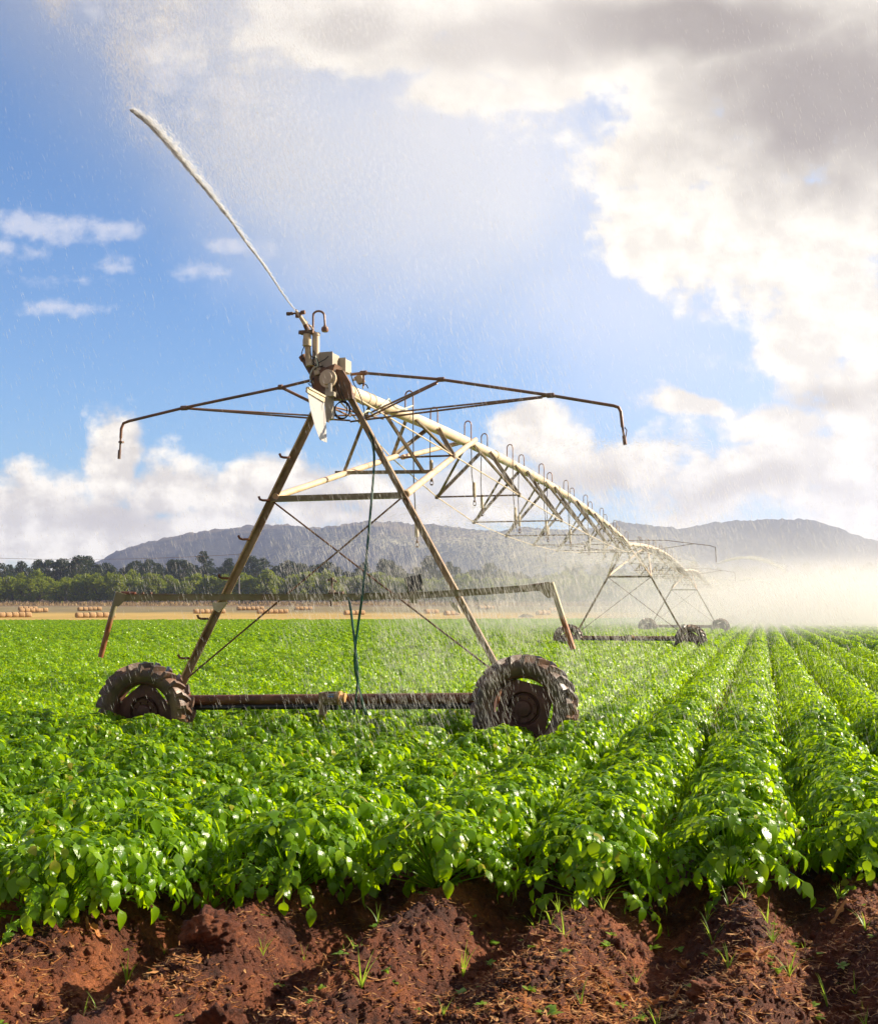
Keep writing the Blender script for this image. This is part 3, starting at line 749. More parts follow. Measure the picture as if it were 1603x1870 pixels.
# --- spans: pipe, trusses, drops. Span meshes in frame with u=0 at the near tower
def zpipe(u, n=0):
    t = u / SPAN
    if n == 0: return arch(t, 4.38, 4.17)
    return arch(t, 4.2, 4.2)
def gooseneck(u, side, z, hose_end, wt=.24):
    """one drop: U pipe over the main pipe, hose, pale weight, nozzle -> dict of meshes"""
    w = .115; out = {}
    r = .011; pts = [V3(0,u,z+.06), V3(0,u,z+.27)] + [V3(side*(w/2 - math.cos(a)*w/2), u, z+.27 + math.sin(a)*w*.6) for a in [i*math.pi/8 for i in range(1,8)]] + [V3(side*w,u,z+.27), V3(side*w,u,z-.02)]
    m = MB().tube(pts, r, 6)
    g = m.obj('drop_pipe', M['boom'], A_, True)
    dx_ = side * .02
    h = MB().tube([V3(side*w,u,z+.0), V3(side*w+dx_*.5,u,(z+hose_end)/2), V3(side*w+dx_+.03,u,hose_end+wt)], .009, 6); h.obj('hose', M['hose'], g, True)
    ww = MB().tube([V3(side*w+dx_+.03,u,hose_end+.16+wt), V3(side*w+dx_+.03,u,hose_end+.14+wt), V3(side*w+dx_+.035,u,hose_end+.15)], [.018,.030,.030], 10); ww.obj('hose_weight', M['cream'], g, True)
    e = V3(side*w+dx_+.04,u,hose_end)
    nz = MB().tube([e+V3(0,0,.15), e+V3(0,0,.10), e+V3(0,0,.09), e+V3(0,0,.06)], [.012,.012,.024,.024], 8)
    nz.tube([e+V3(.02,0,.07), e+V3(.026,0,.02)], .005, 4); nz.tube([e+V3(-.02,0,.07), e+V3(-.026,0,.02)], .005, 4); nz.tube([e+V3(0,0,.02), e], [.026,.022], 8)
    nz.obj('nozzle', M['dark'], g, True)
JU = [4.1, 7.8, 11.45, 15.05, 18.65, 22.25, 25.9, 29.5]
JW = [.48, .75, .92, .98, .98, .92, .76, .5]
JZ = [4.02, 3.76, 3.56, 3.48, 3.44, 3.46, 3.56, 3.78]
DROPZ = {0: [2.62, 3.70, 3.50, 3.49]}
def span(n, u0):
    off = V3(0, u0, 0)
    m = MB(); N_ = 42; us = [-.2 + (SPAN + .2) * i / N_ for i in range(N_ + 1)] if n else [-.02 + (SPAN) * i / N_ for i in range(N_ + 1)]
    m.tube([V3(0, u0 + a, zpipe(a, n)) for a in us], .084, 18)
    p = m.obj('main_pipe', M['pipe'], A_, True)
    fl = MB()
    for a in [.35,.75,1.35,1.6] if n == 0 else []: fl.tube([V3(0,u0+a-.012,zpipe(a-.012,n)), V3(0,u0+a+.012,zpipe(a+.012,n))], .092, 18)
    for a in JU[1::2]: fl.tube([V3(0,u0+a+1.4-.02,zpipe(a+1.4-.02,n)), V3(0,u0+a+1.4+.02,zpipe(a+1.4+.02,n))], .098, 18)
    fl.obj('pipe_band', M['pipe'], p, True)
    br = MB()
    for j, (a, w, z) in enumerate(zip(JU, JW, JZ)):
        for s in (-1, 1):
            e = V3(s * w, u0 + a, z)
            st = MB()
            for d in (-.62, .62):
                q = V3(s * .075, u0 + a + d, zpipe(a + d, n) - .02)
                st.angle(q, e, .052 if n == 0 else .06, .009, up=(0,0,1), flip=s)
            st.box(e, (.05,.10,.07))
            st.obj('truss_strut', M['steel'], A_)
        c = MB().tube([V3(-w, u0 + a, z), V3(w, u0 + a, z)], .016, 6); c.obj('truss_crossbar', M['rod'], A_, True)
    for s in (-1, 1):
        pts = [V3(s * .10, u0 + .45, zpipe(.45, n) - .06)] + [V3(s * w, u0 + a, z) for a, w, z in zip(JU, JW, JZ)] + [V3(s * .1, u0 + SPAN - .4, zpipe(SPAN - .4, n) - .08)]
        MB().tube(pts, .010, 6).obj('truss_rod', M['pipe'], A_, True)
    for k in range(17):
        a = 3.2 + 1.8 * k
        if a > SPAN - 1: break
        hz = [2.62, 3.68, 3.50, 3.46][k] if n == 0 and k < 4 else (3.36 if n == 0 else (3.3 if n < 3 else 3.2))
        if n >= 3 and k % 2: continue
        gooseneck(u0 + a, 1 if k % 2 == 0 else -1, zpipe(a, n), hz)
for n, u in enumerate(TU[:5]): span(n, u)
# first span extras: braces from the legs to the pipe and the lower first crossbar
kneeL = loc(724, 833, 4.1)
MB().tube([loc(503, 907, .02), kneeL], .040, 14).obj('leg_brace', M['copper'], A_, True)
MB().tube([loc(735, 835, 4.15), loc(846, 807, 7.0)], .038, 14).obj('leg_brace', M['copper'], A_, True)
MB().tube([loc(742, 902, .02), loc(868, 803, 7.5)], .043, 14).obj('leg_brace', M['copper'], A_, True)
e = MB(); p = loc(740, 903, .0); e.lathe([(0,.030),(0,.046),(.06,.05),(.06,.042)], p, loc(868,803,7.5) - p, 16); e.obj('brace_socket', M['cream'], A_, True)
j1L, j1R = loc(611, 863, 2.1), loc(790, 861, 2.1)
c = MB(); c.angle(j1L, j1R, .05, .008); c.obj('truss_crossbar', M['beam'], A_)
for s, e in ((-1, j1L), (1, j1R)):
    st = MB(); st.angle(V3(s*.07, 1.75, zpipe(1.75)-.03), e + V3(-s*.12,0,0), .05, .008, flip=s); st.obj('truss_strut', M['steel'], A_)
# braces on the far towers
for u in TU[1:5]:
    for s in (-1, 1): MB().tube([V3(s*.82, u, 3.0), V3(s*.06, u + 7, 4.45)], .04, 8).obj('leg_brace', M['copper'], A_, True)
    for s in (-1, 1): MB().tube([V3(s*.82, u, 3.0), V3(s*.1, u - 2.5, 4.2)], .03, 8).obj('leg_brace', M['copper'], A_, True)

# --- side booms
def drop_end(m, p, lean=0):
    p = Vector(p); m.tube([p, p + V3(lean*.25,0,-.22), p + V3(lean*.55,0,-.42)], .014, 8); m.tube([p + V3(lean*.3,0,-.26), p + V3(lean*.32,0,-.28)], .03, 8)
    m.tube([p + V3(lean*.5,0,-.36), p + V3(lean*.54,0,-.40), p + V3(lean*.56,0,-.48)], [.024,.024,.012], 8)
bl = MB(); pts = [loc(566, 695, .1), loc(512, 708, .06), loc(335, 745, 0), loc(236, 769, 0), loc(226, 773, 0), loc(222, 783, 0), loc(221, 800, 0)]
bl.tube(pts, .018, 8); bl.tube([loc(512, 707, .06) + V3(-.02,0,0), loc(512, 707, .06) + V3(.03,0,.0)], .032, 8); bl.tube([loc(337, 745) + V3(-.04,0,0), loc(337, 745) + V3(.04,0,0)], .03, 8)
e = loc(221, 797); bl.tube([e, loc(219, 836, 0)], .013, 8); bl.tube([loc(222,806), loc(222,809)], .035, 8); bl.tube([loc(219,822), loc(218,838)], .02, 8)
bl.obj('side_boom', M['boom'], A_, True)
br_ = MB().tube([loc(515, 708, .06), loc(566, 733, .15)], .018, 8); br_.tube([loc(337, 746, 0), loc(560, 763, .35), loc(640, 768, .5)], .012, 6); br_.tube([loc(337, 745, .02), loc(590, 760, .9), loc(650, 758, 1.2)], .012, 6)
br_.tube([loc(566, 733, .15), loc(700, 765, 1.2)], .012, 6); br_.tube([loc(600, 742, .3), loc(640, 760, .9)], .012, 6)
br_.obj('boom_brace', M['boom'], A_, True)
bl = MB(); pts = [loc(640, 684, .35), loc(664, 681, .35), loc(805, 693, .2), loc(1005, 722, 0), loc(1120, 741, 0), loc(1129, 744, 0), loc(1133, 752, 0), loc(1136, 780, 0)]
bl.tube(pts, .018, 8)
for a in (pts[1], pts[2], pts[3]): bl.tube([a + V3(-.04,0,0), a + V3(.04,0,0)], .029, 8)
bl.tube([loc(1136,778), loc(1141,812)], .013, 8); bl.tube([loc(1139,796), loc(1141,812)], .022, 8); bl.tube([loc(1142,800), loc(1144,786), loc(1140,780)], .006, 5)
bl.obj('side_boom', M['boom'], A_, True)
br_ = MB()
for a, b in ((loc(1003,723), loc(700,755,1.6)), (loc(990,726), loc(640,770,.5)), (loc(805,694,.2), loc(680,752,1.3)), (loc(798,700,.2), loc(655,770,.9)), (loc(664,682,.35), loc(664,705,.4)), (loc(700,752,1.5), loc(655,770,.9))):
    br_.tube([a, b], .012, 6)
br_.obj('boom_brace', M['boom'], A_, True)
for u in TU[1:3]:
    for s in (-1, 1):
        m = MB().tube([V3(0,u,4.35), V3(s*1.3,u,4.35), V3(s*3.0,u,4.12), V3(s*3.2,u,4.05), V3(s*3.22,u,3.5)], .014, 6); m.obj('side_boom', M['boom'], A_, True)
        m = MB().tube([V3(s*2.4,u,4.2), V3(s*.3,u+1.2,3.95)], .012, 6); m.tube([V3(s*2.4,u,4.2), V3(s*.3,u+.3,3.9)], .012, 6); m.obj('boom_brace', M['boom'], A_, True)

# --- long guard beam across the tower
def P4(x, y): return loc(x, y, -.22)
m = MB(); bp_ = [P4(217,1092), P4(420,1091), P4(610,1091), P4(760,1088), P4(880,1081), P4(1002,1072)]
for a, b in zip(bp_[:-1], bp_[1:]): m.bar(a, b + (b - a).normalized() * .004, .08, .068)
for a, b in zip(bp_[:-1], bp_[1:]): m.bar(a + V3(0,-.036,.036), b + V3(0,-.036,.036), .030, .008)
m.obj('guard_beam', M['beam'], A_)
for a, b, c2 in (((216,1082),(184,1200),-1), ((1006,1064),(1046,1186),1)):
    p, q = P4(*a), P4(*b); m = MB().tube([p, q], .033, 12); m.obj('guard_end_bar', M['endbar'], A_, True)
    g = MB(); g.poly([p + V3(-.01*c2,-.05,.01), p + V3(-.13*c2,-.05,-.02), p + V3(-.12*c2,-.05,-.09), p + V3(-.03*c2,-.05,-.17), p + V3(.03*c2,-.05,-.16)], (0,.012,0)); g.obj('gusset_plate', M['beam'], A_)
m = MB().tube([P4(222,1083), P4(248,1084)], .020, 8); m.tube([P4(246,1084), P4(252,1086)], .008, 6); m.tube([P4(965,1071), P4(1000,1066)], .020, 8); m.obj('spring', M['rust'], A_, True)
m = MB().tube([P4(248,1085), P4(430,1086), P4(610,1086), P4(740,1084), P4(880,1077), P4(966,1071)], .005, 5)
for x in (260, 275): m.tube([P4(x,1083), P4(x+3,1083)], .014, 6)
m.obj('guard_wire', M['rod'], A_, True)
for pts, w in ((((387,1101),(415,1099),(410,1108),(398,1118),(390,1112)), 1), (((821,1097),(834,1104),(842,1121),(834,1118),(823,1106)), 1)):
    g = MB(); g.poly([loc(x, y, -.30) for x, y in pts], (0,.03,0)); g.obj('clamp_plate', M['cream'], A_)
# small sprinkler and its tee on the beam
m = MB(); b = loc(606, 1088, -.22); m.tube([b, b + V3(0,0,.17)], .014, 8); m.box(b + V3(0,0,.04), (.07,.05,.05)); m.tube([b + V3(-.07,0,.17), b + V3(.0,0,.19), b + V3(.06,0,.16)], .014, 6); m.tube([b + V3(0,0,.17), b + V3(0,0,.21)], .025, 8)
m.tube([b + V3(.0,0,.03), b + V3(.14,0,.03)], .014, 8); m.box(b + V3(.12,0,.03), (.04,.05,.04)); m.tube([b + V3(0,-.03,.02), b + V3(0,-.03,-.12)], .01, 6)
m.obj('beam_sprinkler', M['dark'], A_, True)
# control box on the beam
b = loc(755, 1066, -.25); rt = Matrix.Rotation(R(-12), 3, 'Y') @ Matrix.Rotation(R(25), 3, 'Z')
m = MB(); m.box(b, (.17,.14,.17), rt); g = m.obj('control_box', M['black'], A_, bevel=.006)
m = MB(); m.box(b + V3(.0,0,-.14), (.09,.05,.16)); m.obj('bracket', M['beam'], g)
m = MB(); m.box(b + rt @ V3(.09,0,0), (.012,.16,.19), rt); m.obj('lid', M['box'], g)

# hoses
def curve(pts, n=4):
    pts = [Vector(p) for p in pts]; P_ = [pts[0]] + pts + [pts[-1]]; out = []
    for i in range(1, len(P_) - 2):
        for k in range(n):
            t = k / n; a, b, c, d = P_[i-1], P_[i], P_[i+1], P_[i+2]
            out.append(.5 * ((2*b) + (c - a)*t + (2*a - 5*b + 4*c - d)*t*t + (3*b - a - 3*c + d)*t**3))
    return out + [pts[-1]]
MB().tube(curve([loc(656,748,.3), loc(668,770,.1), loc(681,815,0), loc(683,850,0), loc(677,930,-.1), loc(667,1040,-.3), loc(661,1092,-.36), loc(653,1150,-.3), loc(648,1195,-.3), loc(650,1230,-.25), loc(660,1275,-.22), loc(669,1306,-.2)]), .015, 8).obj('water_hose', M['greenhose'], A_, True)
MB().tube(curve([loc(627,1087,-.22), loc(634,1089,-.24), loc(639,1103,-.28), loc(645,1150,-.3), loc(651,1200,-.32), loc(653,1240,-.3), loc(650,1275,-.25), loc(646,1305,-.2)]), .014, 8).obj('water_hose', M['greenhose'], A_, True)
# long first drop hose on the middle of the span is part of the drops above

# --- head of the machine: end gun, boxes, fin
def Q(x, y, u=-.05): return loc(x, y, u)
m = MB(); m.tube([Q(596,690,-.25), Q(600,692,-.2), Q(607,696,-.02), Q(612,699,.1)], [.07,.088,.088,.084], 18); m.tube([Q(598,691,-.23), Q(600,692,-.2)], .105, 18); m.tube([Q(610,698,.04), Q(613,699,.08)], .105, 18)
m.obj('end_cap_pipe', M['pipe'], A_, True)
m = MB(); m.poly([Q(568,664,-.12), Q(600,672,-.12), Q(626,676,-.12), Q(640,700,-.12), Q(644,728,-.12), Q(612,729,-.12), Q(590,722,-.12), Q(570,708,-.12), Q(566,690,-.12)], (0,.05,0))
m.box(Q(615,722,.05), (.34,.30,.08)); m.box(Q(590,700,.0), (.16,.2,.3)); m.poly([Q(582,676,-.2), Q(612,664,-.2), Q(606,685,-.2), Q(592,694,-.2)], (0,.25,0))
m.obj('head_bracket', M['dark'], A_)
m = MB(); m.tube(curve([Q(554,653), Q(562,668), Q(574,688), Q(590,712)]), .036, 12); m.tube([Q(552,650), Q(556,657)], .046, 12); m.obj('elbow_pipe', M['dark'], A_, True)
m = MB(); m.tube([Q(577,664,-.1), Q(577,655,-.1), Q(577,640,-.1), Q(577,609,-.1)], [.045,.042,.042,.042], 16); m.tube([Q(577,613,-.1), Q(577,608,-.1)], .05, 16); m.tube([Q(578,662,-.1), Q(582,685,-.1)], .05, 12)
m.obj('riser_pipe', M['pipe'], A_, True)
gun = MB(); gun.tube([Q(566,668,-.15), Q(563,650,-.15), Q(562,630,-.15), Q(561,628,-.15), Q(561,610,-.15)], [.045,.036,.036,.046,.046], 14)
gun.tube([Q(561,632,-.17), Q(561,620,-.17)], .052, 14)
gun.obj('gun_base', M['cream'], A_, True)
g2 = MB(); g2.box(Q(561,607,-.15), (.17,.10,.035)); g2.tube([Q(546,608,-.17), Q(556,608,-.17)], .018, 8); g2.tube([Q(563,606,-.15), Q(561,600,-.15), Q(557,592,-.18)], [.035,.032,.028], 12)
g2.obj('gun_bearing', M['dark'], A_, True)
g = MB(); g.tube([Q(560,597,-.16), Q(556,590,-.18), Q(548,578,-.2), Q(541,568,-.22)], [.028,.026,.021,.016], 12); g.tube([Q(556,590,-.18), Q(568,596,-.1), Q(571,602,-.1)], .012, 6); g.tube([Q(545,571,-.16), Q(562,590,-.12)], .009, 6)
gb = g.obj('gun_barrel', M['pipe'], A_, True)
g = MB(); g.tube([Q(524,573,-.2), Q(530,573,-.2)], .022, 8); g.tube([Q(529,573,-.2), Q(556,571,-.2)], .011, 6); g.tube([Q(550,571,-.2), Q(557,570,-.2)], .024, 10); g.tube([Q(533,575,-.2), Q(533,570,-.2)], .018, 8); g.tube([Q(541,565,-.2), Q(543,578,-.2)], .010, 6); g.box(Q(545,576,-.2), (.06,.04,.05))
g.obj('drive_arm', M['dark'], gb, True)
m = MB(); m.tube([Q(572,606), Q(572,578)] + [Q(582 - math.cos(a)*10.5, 577 - math.sin(a)*9) for a in [i*math.pi/8 for i in range(1,8)]] + [Q(592.5,577), Q(593.5,594)], .013, 8)
m.tube([Q(593.5,593), Q(593.5,596), Q(593.5,598), Q(593.5,603), Q(593.5,606)], [.014,.02,.04,.044,.036], 12)
m.obj('gooseneck_sprinkler', M['boom'], A_, True)
ry = Matrix.Rotation(R(-3), 3, 'Z')
for (x, y, w, h, d, u) in ((599,661,.20,.17,.22,.02), (627,670,.13,.155,.20,.22)):
    c = Q(x, y, u); m = MB(); m.box(c, (w, d, h), ry); bx_ = m.obj('junction_box', M['box'], A_, bevel=.006)
    m = MB(); m.box(c + ry @ V3(0,-d/2-.006,0), (w+.016,.012,h+.016), ry); m.obj('lid', M['box'], bx_)
m = MB(); m.poly([Q(594,706,-.2), Q(606,706,-.2), Q(606,764,-.2), Q(594,768,-.2)], (0,.08,0)); m.tube([Q(603,700,-.25), Q(603,718,-.25)], .022, 10); m.box(Q(604,720,-.24), (.10,.08,.05)); m.tube([Q(600,766,-.2), Q(598,771,-.2)], .02, 8); m.poly([Q(592,728,-.18), Q(600,728,-.18), Q(600,766,-.18), Q(596,766,-.18)], (0,.1,0))
m.obj('alignment_box', M['box'], A_)
fin = MB(); fin.poly([loc(562,719,-.76), loc(591,733,-.36), loc(594,765,-.34), loc(596,808,-.34), loc(584,803,-.50), loc(575,778,-.60), loc(567,748,-.70)], (.004,.012,0))
fo = fin.obj('white_fin', M['fin'], A_)
m = MB(); a, b = loc(560,712,-.80), loc(592,731,-.37); m.bar(a, b, .02, .05); a2, b2 = loc(562,708,-.78), loc(592,724,-.37); m.bar(a2, b2, .04, .02)
for t in (.1,.5,.9): q = a.lerp(b, t); m.tube([q, q + V3(0,-.03,0)], .009, 6)
m.obj('clamp_strip', M['cream'], fo)
# small lamp box on a post and its wires
m = MB(); c = Q(657,693,.5); m.box(c, (.085,.08,.10), Matrix.Rotation(R(-28), 3, 'Y')); m.tube([Q(663,680,.5), Q(663,710,.5)], .010, 6); m.tube([Q(645,694,.45), Q(650,692,.45)], .018, 6)
m.obj('sensor_box', M['box'], A_, bevel=.003)
m = MB()
for a in range(3):
    cc = Q(624 + a, 750 - a, .15); m.tube([cc + V3(math.cos(t)*.095, 0, math.sin(t)*.10) for t in [i*2*math.pi/24 for i in range(25)]], .006, 5, False)
for P_ in ([(640,680),(646,700),(655,716),(663,740),(668,768)], [(611,672),(614,700),(620,720),(628,735)], [(586,690),(592,704),(600,708),(604,700)], [(600,650),(594,656),(583,662),(573,672)], [(556,632),(551,645),(553,656)],
           [(618,686),(622,705),(626,722),(640,745),(652,758)], [(566,700),(573,690),(570,705),(563,700)], [(628,725),(634,745),(630,765)], [(655,700),(668,702),(672,709)], [(572,640),(576,648),(572,660),(579,668),(574,676)], [(566,640),(570,652),(579,655),(583,668)], [(568,662),(580,670),(590,668)]):
    m.tube(curve([Q(x, y, -.16) for x, y in P_]), .006, 5)
m.obj('cable', M['black'], A_, True)
m = MB().tube(curve([Q(575,702,-.05), Q(566,690,-.2), Q(572,672,-.18), Q(580,668,-.18), Q(576,650,-.18)]), .008, 5)
m.tube(curve([loc(662,757,.4), loc(672,750,.8), loc(685,757,1.0), loc(697,742,1.5), loc(710,728,1.7)]), .012, 6)
m.tube(curve([loc(710,728,1.7), loc(720,742,2.0), loc(735,747,2.4), loc(753,741,3.0)]), .012, 6)
m.obj('pale_hose', M['palehose'], A_, True)

# ------------------------------------------------------------------ trees behind the hay field
def tree_meshes(name, seed, H, Wd, ncl, leaf, trunk_frac, flat=1.0, lmat='treeleaf', nper=22, cs=.17):
    rg = np.random.default_rng(seed); tr = MB(); top = V3(rg.normal(0,.3), rg.normal(0,.3), H * .82)
    th = H * trunk_frac
    tr.tube([V3(0,0,-.6), V3(.05,0,th*.5), V3(rg.normal(0,.15),0,th), top], [H*.018, H*.014, H*.012, .03], 6)
    cl = []
    for k in range(ncl):
        f = rg.uniform(0, 1) ** .8; z = th + (H - th) * (f * .95); a = k * 2.4 + rg.normal(0,.4)
        prof = math.sin(math.pi * min(1, .18 + f * .80)) ** .6; r = Wd * .5 * prof * rg.uniform(.35, 1.0)
        c = V3(math.cos(a) * r, math.sin(a) * r, z); s = rg.uniform(.5, 1.2) * Wd * cs
        cl.append((c, s)); q = V3(0,0,max(th*.8, z - r*.9 - .5)); tr.tube([q, (q + c) / 2 + V3(0,0,.15), c], [.07,.05,.02], 4)
    Vs = []
    for c, s in cl:
        n = nper
        d = rg.normal(0, 1, (n, 3)); d /= np.linalg.norm(d, axis=1)[:, None]; rad = s * rg.uniform(.3, 1.05, n) ** .5
        pos = np.array(c) + d * rad[:, None] * np.array([1.15, 1.15, .8 * flat])
        for p in pos:
            ax = rg.normal(0, 1, 3); ax /= np.linalg.norm(ax); b = np.cross(ax, rg.normal(0, 1, 3)); b /= np.linalg.norm(b); l = leaf * rg.uniform(.7, 1.3)
            Vs.append([p - ax*l, p + b*l*.5, p + ax*l, p - b*l*.5])
    V = np.array(Vs).reshape(-1, 3); F = np.arange(len(V)).reshape(-1, 4)
    return tr.mesh(name + '_trunk', M['bark' if lmat == 'gumleaf' else 'darkbark'], True), np_mesh(name + '_crown', V, F, M[lmat], False)
BUSH = [tree_meshes('bushy', 400+i, h, w * 1.1, 62, .38, .17, 1.0, 'treeleaf', 34) for i, (h, w) in enumerate(((10.5,6.5),(9.6,6.0),(11.2,6.2),(8.8,7.0),(10.0,5.2)))]
GUM = [tree_meshes('gum', 500+i, h, w * 1.1, 86, .33, .22, .9, 'gumleaf', 30, .115) for i, (h, w) in enumerate(((17,9),(15.5,7.5),(18.5,8),(14.5,9)))]
def put_tree(kind, var, x, y, s, label, group, cat='tree'):
    z = float(land(y)); r = empty(kind, (x, y, z), random.uniform(0, 6.28)); r.scale = (s * random.uniform(.9,1.15), s * random.uniform(.9,1.15), s)
    tag(r, label, cat, group); link('trunk', var[0], r); link('crown', var[1], r)
for y0, n, jit in ((428, 88, 6), (446, 70, 8)):
    for k in range(n):
        px = -60 + 1720 * (k + random.uniform(-.3, .3)) / (n - 1); y = y0 + random.uniform(-jit, jit); x = (px - CX) / FOC * y
        s = random.uniform(.86, 1.12) * (1.0 if px < 700 else .93)
        put_tree('bushy_tree', random.choice(BUSH), x, y, s, 'bushy green tree in the lower front part of the tree line beyond the hay field' , 'bushy trees along the far edge of the hay field')
for k in range(150):
    px = -60 + 1720 * (k + random.uniform(-.45, .45)) / 149; y = 500 + random.uniform(-28, 34); x = (px - CX) / FOC * y
    s = (random.uniform(.78, .98) if random.random() < .75 else random.uniform(1.0, 1.16)) * (1.0 if px < 600 else (.86 if px < 900 else .80))
    put_tree('gum_tree', random.choice(GUM), x, y, s, 'tall dark gum tree rising behind the bushy front trees below the hills', 'tall gum trees behind the bushy trees')

# rough dry grass along the wood edge
Vs = []; rg = np.random.default_rng(9)
for k in range(9000):
    y = rg.uniform(402, 424); x = (rg.uniform(-30, 1640) - CX) / FOC * y; z = float(land(y)); h = rg.uniform(.35, 1.1) * (1.3 if y > 410 else .8); w = rg.uniform(.1,.3); a = rg.uniform(0, 3.14); l = rg.normal(0,.25)
    dxx, dyy = math.cos(a)*w, math.sin(a)*w; Vs.append([(x-dxx, y-dyy, z-.1), (x+dxx, y+dyy, z-.1), (x+dxx*.3+l, y+dyy*.3, z+h), (x-dxx*.3+l, y-dyy*.3, z+h)])
V = np.array(Vs).reshape(-1, 3)
o = bpy.data.objects.new('rough_grass', np_mesh('rough_grass', V, np.arange(len(V)).reshape(-1,4), M['drygrass'], False)); col.objects.link(o)
tag(o, 'tall brown dry grass along the foot of the tree line', 'grass', kind='stuff')

# ------------------------------------------------------------------ hay bales
def bale_mesh(seed):
    rg = random.Random(seed); m = MB(); n = 22; prof = [(-.60,.0),(-.61,.35),(-.60,.56),(-.55,.64),(-.2,.665),(.2,.665),(.55,.64),(.60,.56),(.61,.35),(.60,.0)]
    base = 0; m.lathe(prof, (0,0,0), (1,0,0), n)
    vs = []
    for v in m.v:
        p = Vector(v); k = 1 + .035 * mn.noise(p * 3 + V3(seed,0,0)); p = V3(p.x * (1 + .02 * mn.noise(p*5)), p.y * k, p.z * k); 
        if p.z < -.56: p.z = -.56 - (p.z + .56) * -.2
        vs.append(tuple(p + V3(0,0,.58)))
    m.v = vs; return m.mesh('hay_bale', M['bale'], True)
BM = [bale_mesh(i) for i in range(4)]
# rows: first photo column, count, distance, bearing of the row, position words
BR = [(-2,5,236,38,'nearest row at the left edge of the field'), (139,3,232,38,'near row just left of the guard beam end, left half'), (164,4,234,36,'near row just left of the guard beam end, right half'),
      (36,4,300,36,'second row behind the leftmost near bales'), (34,4,330,34,'third row farthest behind the leftmost near bales'), (60,3,304,36,'short pair row right of the second left row'),
      (143,3,322,34,'far row behind the bales by the guard beam, left part'), (160,3,326,34,'far row behind the bales by the guard beam, right part'),
      (354,6,285,30,'row just left of the left tower leg'), (433,6,330,30,'shaded far row just right of the left tower leg'), (470,6,285,30,'near row right of the left tower leg'),
      (538,4,330,32,'small row between tower leg and the green hose'), (628,4,268,34,'row crossed by the green hose'), (775,3,285,38,'left row between hose and right tower leg'),
      (811,3,262,38,'right row touching the right tower leg in view'), (873,4,345,32,'far row right of the right tower leg'), (979,3,268,40,'row just left of the right end bar of the beam'), (1000,2,310,40,'small row under the guard beam right end bar'),
      (1183,2,300,36,'pair seen below the second tower'), (1490,2,262,38,'pair at the right in the bright spray')]
for (px, n, D, rot, words) in BR:
    x0 = (px - CX) / FOC * D; d = V3(math.cos(R(rot)), math.sin(R(rot)), 0); big = 1.0
    for k in range(n):
        p = V3(x0 + .6, D, 0) + d * 1.27 * k * big; z = float(land(p.y)) + .03
        o = bpy.data.objects.new('hay_bale', BM[(k + px) % 4]); col.objects.link(o); o.location = (p.x, p.y, z); o.rotation_euler = (0, 0, R(rot + random.uniform(-7, 7))); o.scale = (1, .86, random.uniform(.80, .88))
        tag(o, 'round straw bale in the ' + words, 'bale', 'hay bales, ' + words)
# low pile of loose hay
m = MB(); rr = random.Random(3)
x0, y0 = (960 - CX) / FOC * 235, 235
for k in range(500):
    a = rr.uniform(0, 6.28); r = rr.uniform(0, 1) ** .5; px_, py_ = math.cos(a) * r * 1.5, math.sin(a) * r; z = (1 - r * r) * .75 * rr.uniform(.3, 1); t = rr.uniform(0, 3.14)
    m.add([(x0+px_, y0+py_, .02+z), (x0+px_+math.cos(t)*.28, y0+py_+math.sin(t)*.2, z+.05), (x0+px_+.05, y0+py_, z+.25)], [(0,1,2)])
tag(m.obj('hay_heap', M['drygrass']), 'low dark heap of loose brown hay by the crop edge', 'hay heap')

# power pole with wires
yp = 415; xp = (437 - CX) / FOC * yp; zp = float(land(yp))
pl = tag(empty('power_pole', (xp, yp, zp)), 'tall thin grey power pole standing in front of the trees', 'power pole')
MB().tube([(0,0,-.5), (0,0,17.5)], [.22,.13], 8).obj('pole', M['pole'], pl, True)
m = MB(); m.box((0,-.12,17.0), (1.9,.1,.12)); m.box((0,-.12,15.9), (.9,.1,.12))
for x in (-.85,-.4,.4,.85): m.cyl((x,-.12,17.05), (x,-.12,17.3), .05, 6)
m.obj('crossarm', M['pole'], pl)
m = MB()
for s in (-.85, .85):
    m.tube([V3(s, 0, 17.2) + V3(-100 * t, 0, -5 * 4 * t * (1 - t) * .3 - .5 * t) for t in [i / 10 for i in range(11)]], .035, 4)
m.obj('wire', M['rod'], pl, True)

# ------------------------------------------------------------------ foreground: clods, straw, sprouts
def clod(x, y, s, label):
    me_ = bpy.data.meshes.new('soil_clod')
    bm = bmesh.new(); bmesh.ops.create_icosphere(bm, subdivisions=5, radius=1)
    for v in bm.verts:
        p = v.co.copy(); k = 1 + .45 * mn.noise(p * 1.3 + V3(x*7,y*5,0)) + .28 * mn.noise(p * 3 + V3(x,0,0)) + .14 * mn.noise(p * 7) + .08 * mn.noise(p * 16)
        v.co = V3(p.x * k * s[0], p.y * k * s[1], p.z * k * s[2])
    bm.to_mesh(me_); bm.free(); me_.materials.append(M['soil']); me_.polygons.foreach_set('use_smooth', [True] * len(me_.polygons))
    o = bpy.data.objects.new('soil_clod', me_); col.objects.link(o); o.location = (x, y, float(soil_h(x, y)) + s[2] * .45); tag(o, label, 'clod')
def gp(px, py): Y = FOC * EYE / (py - HZ); return (px - CX) / FOC * Y, Y
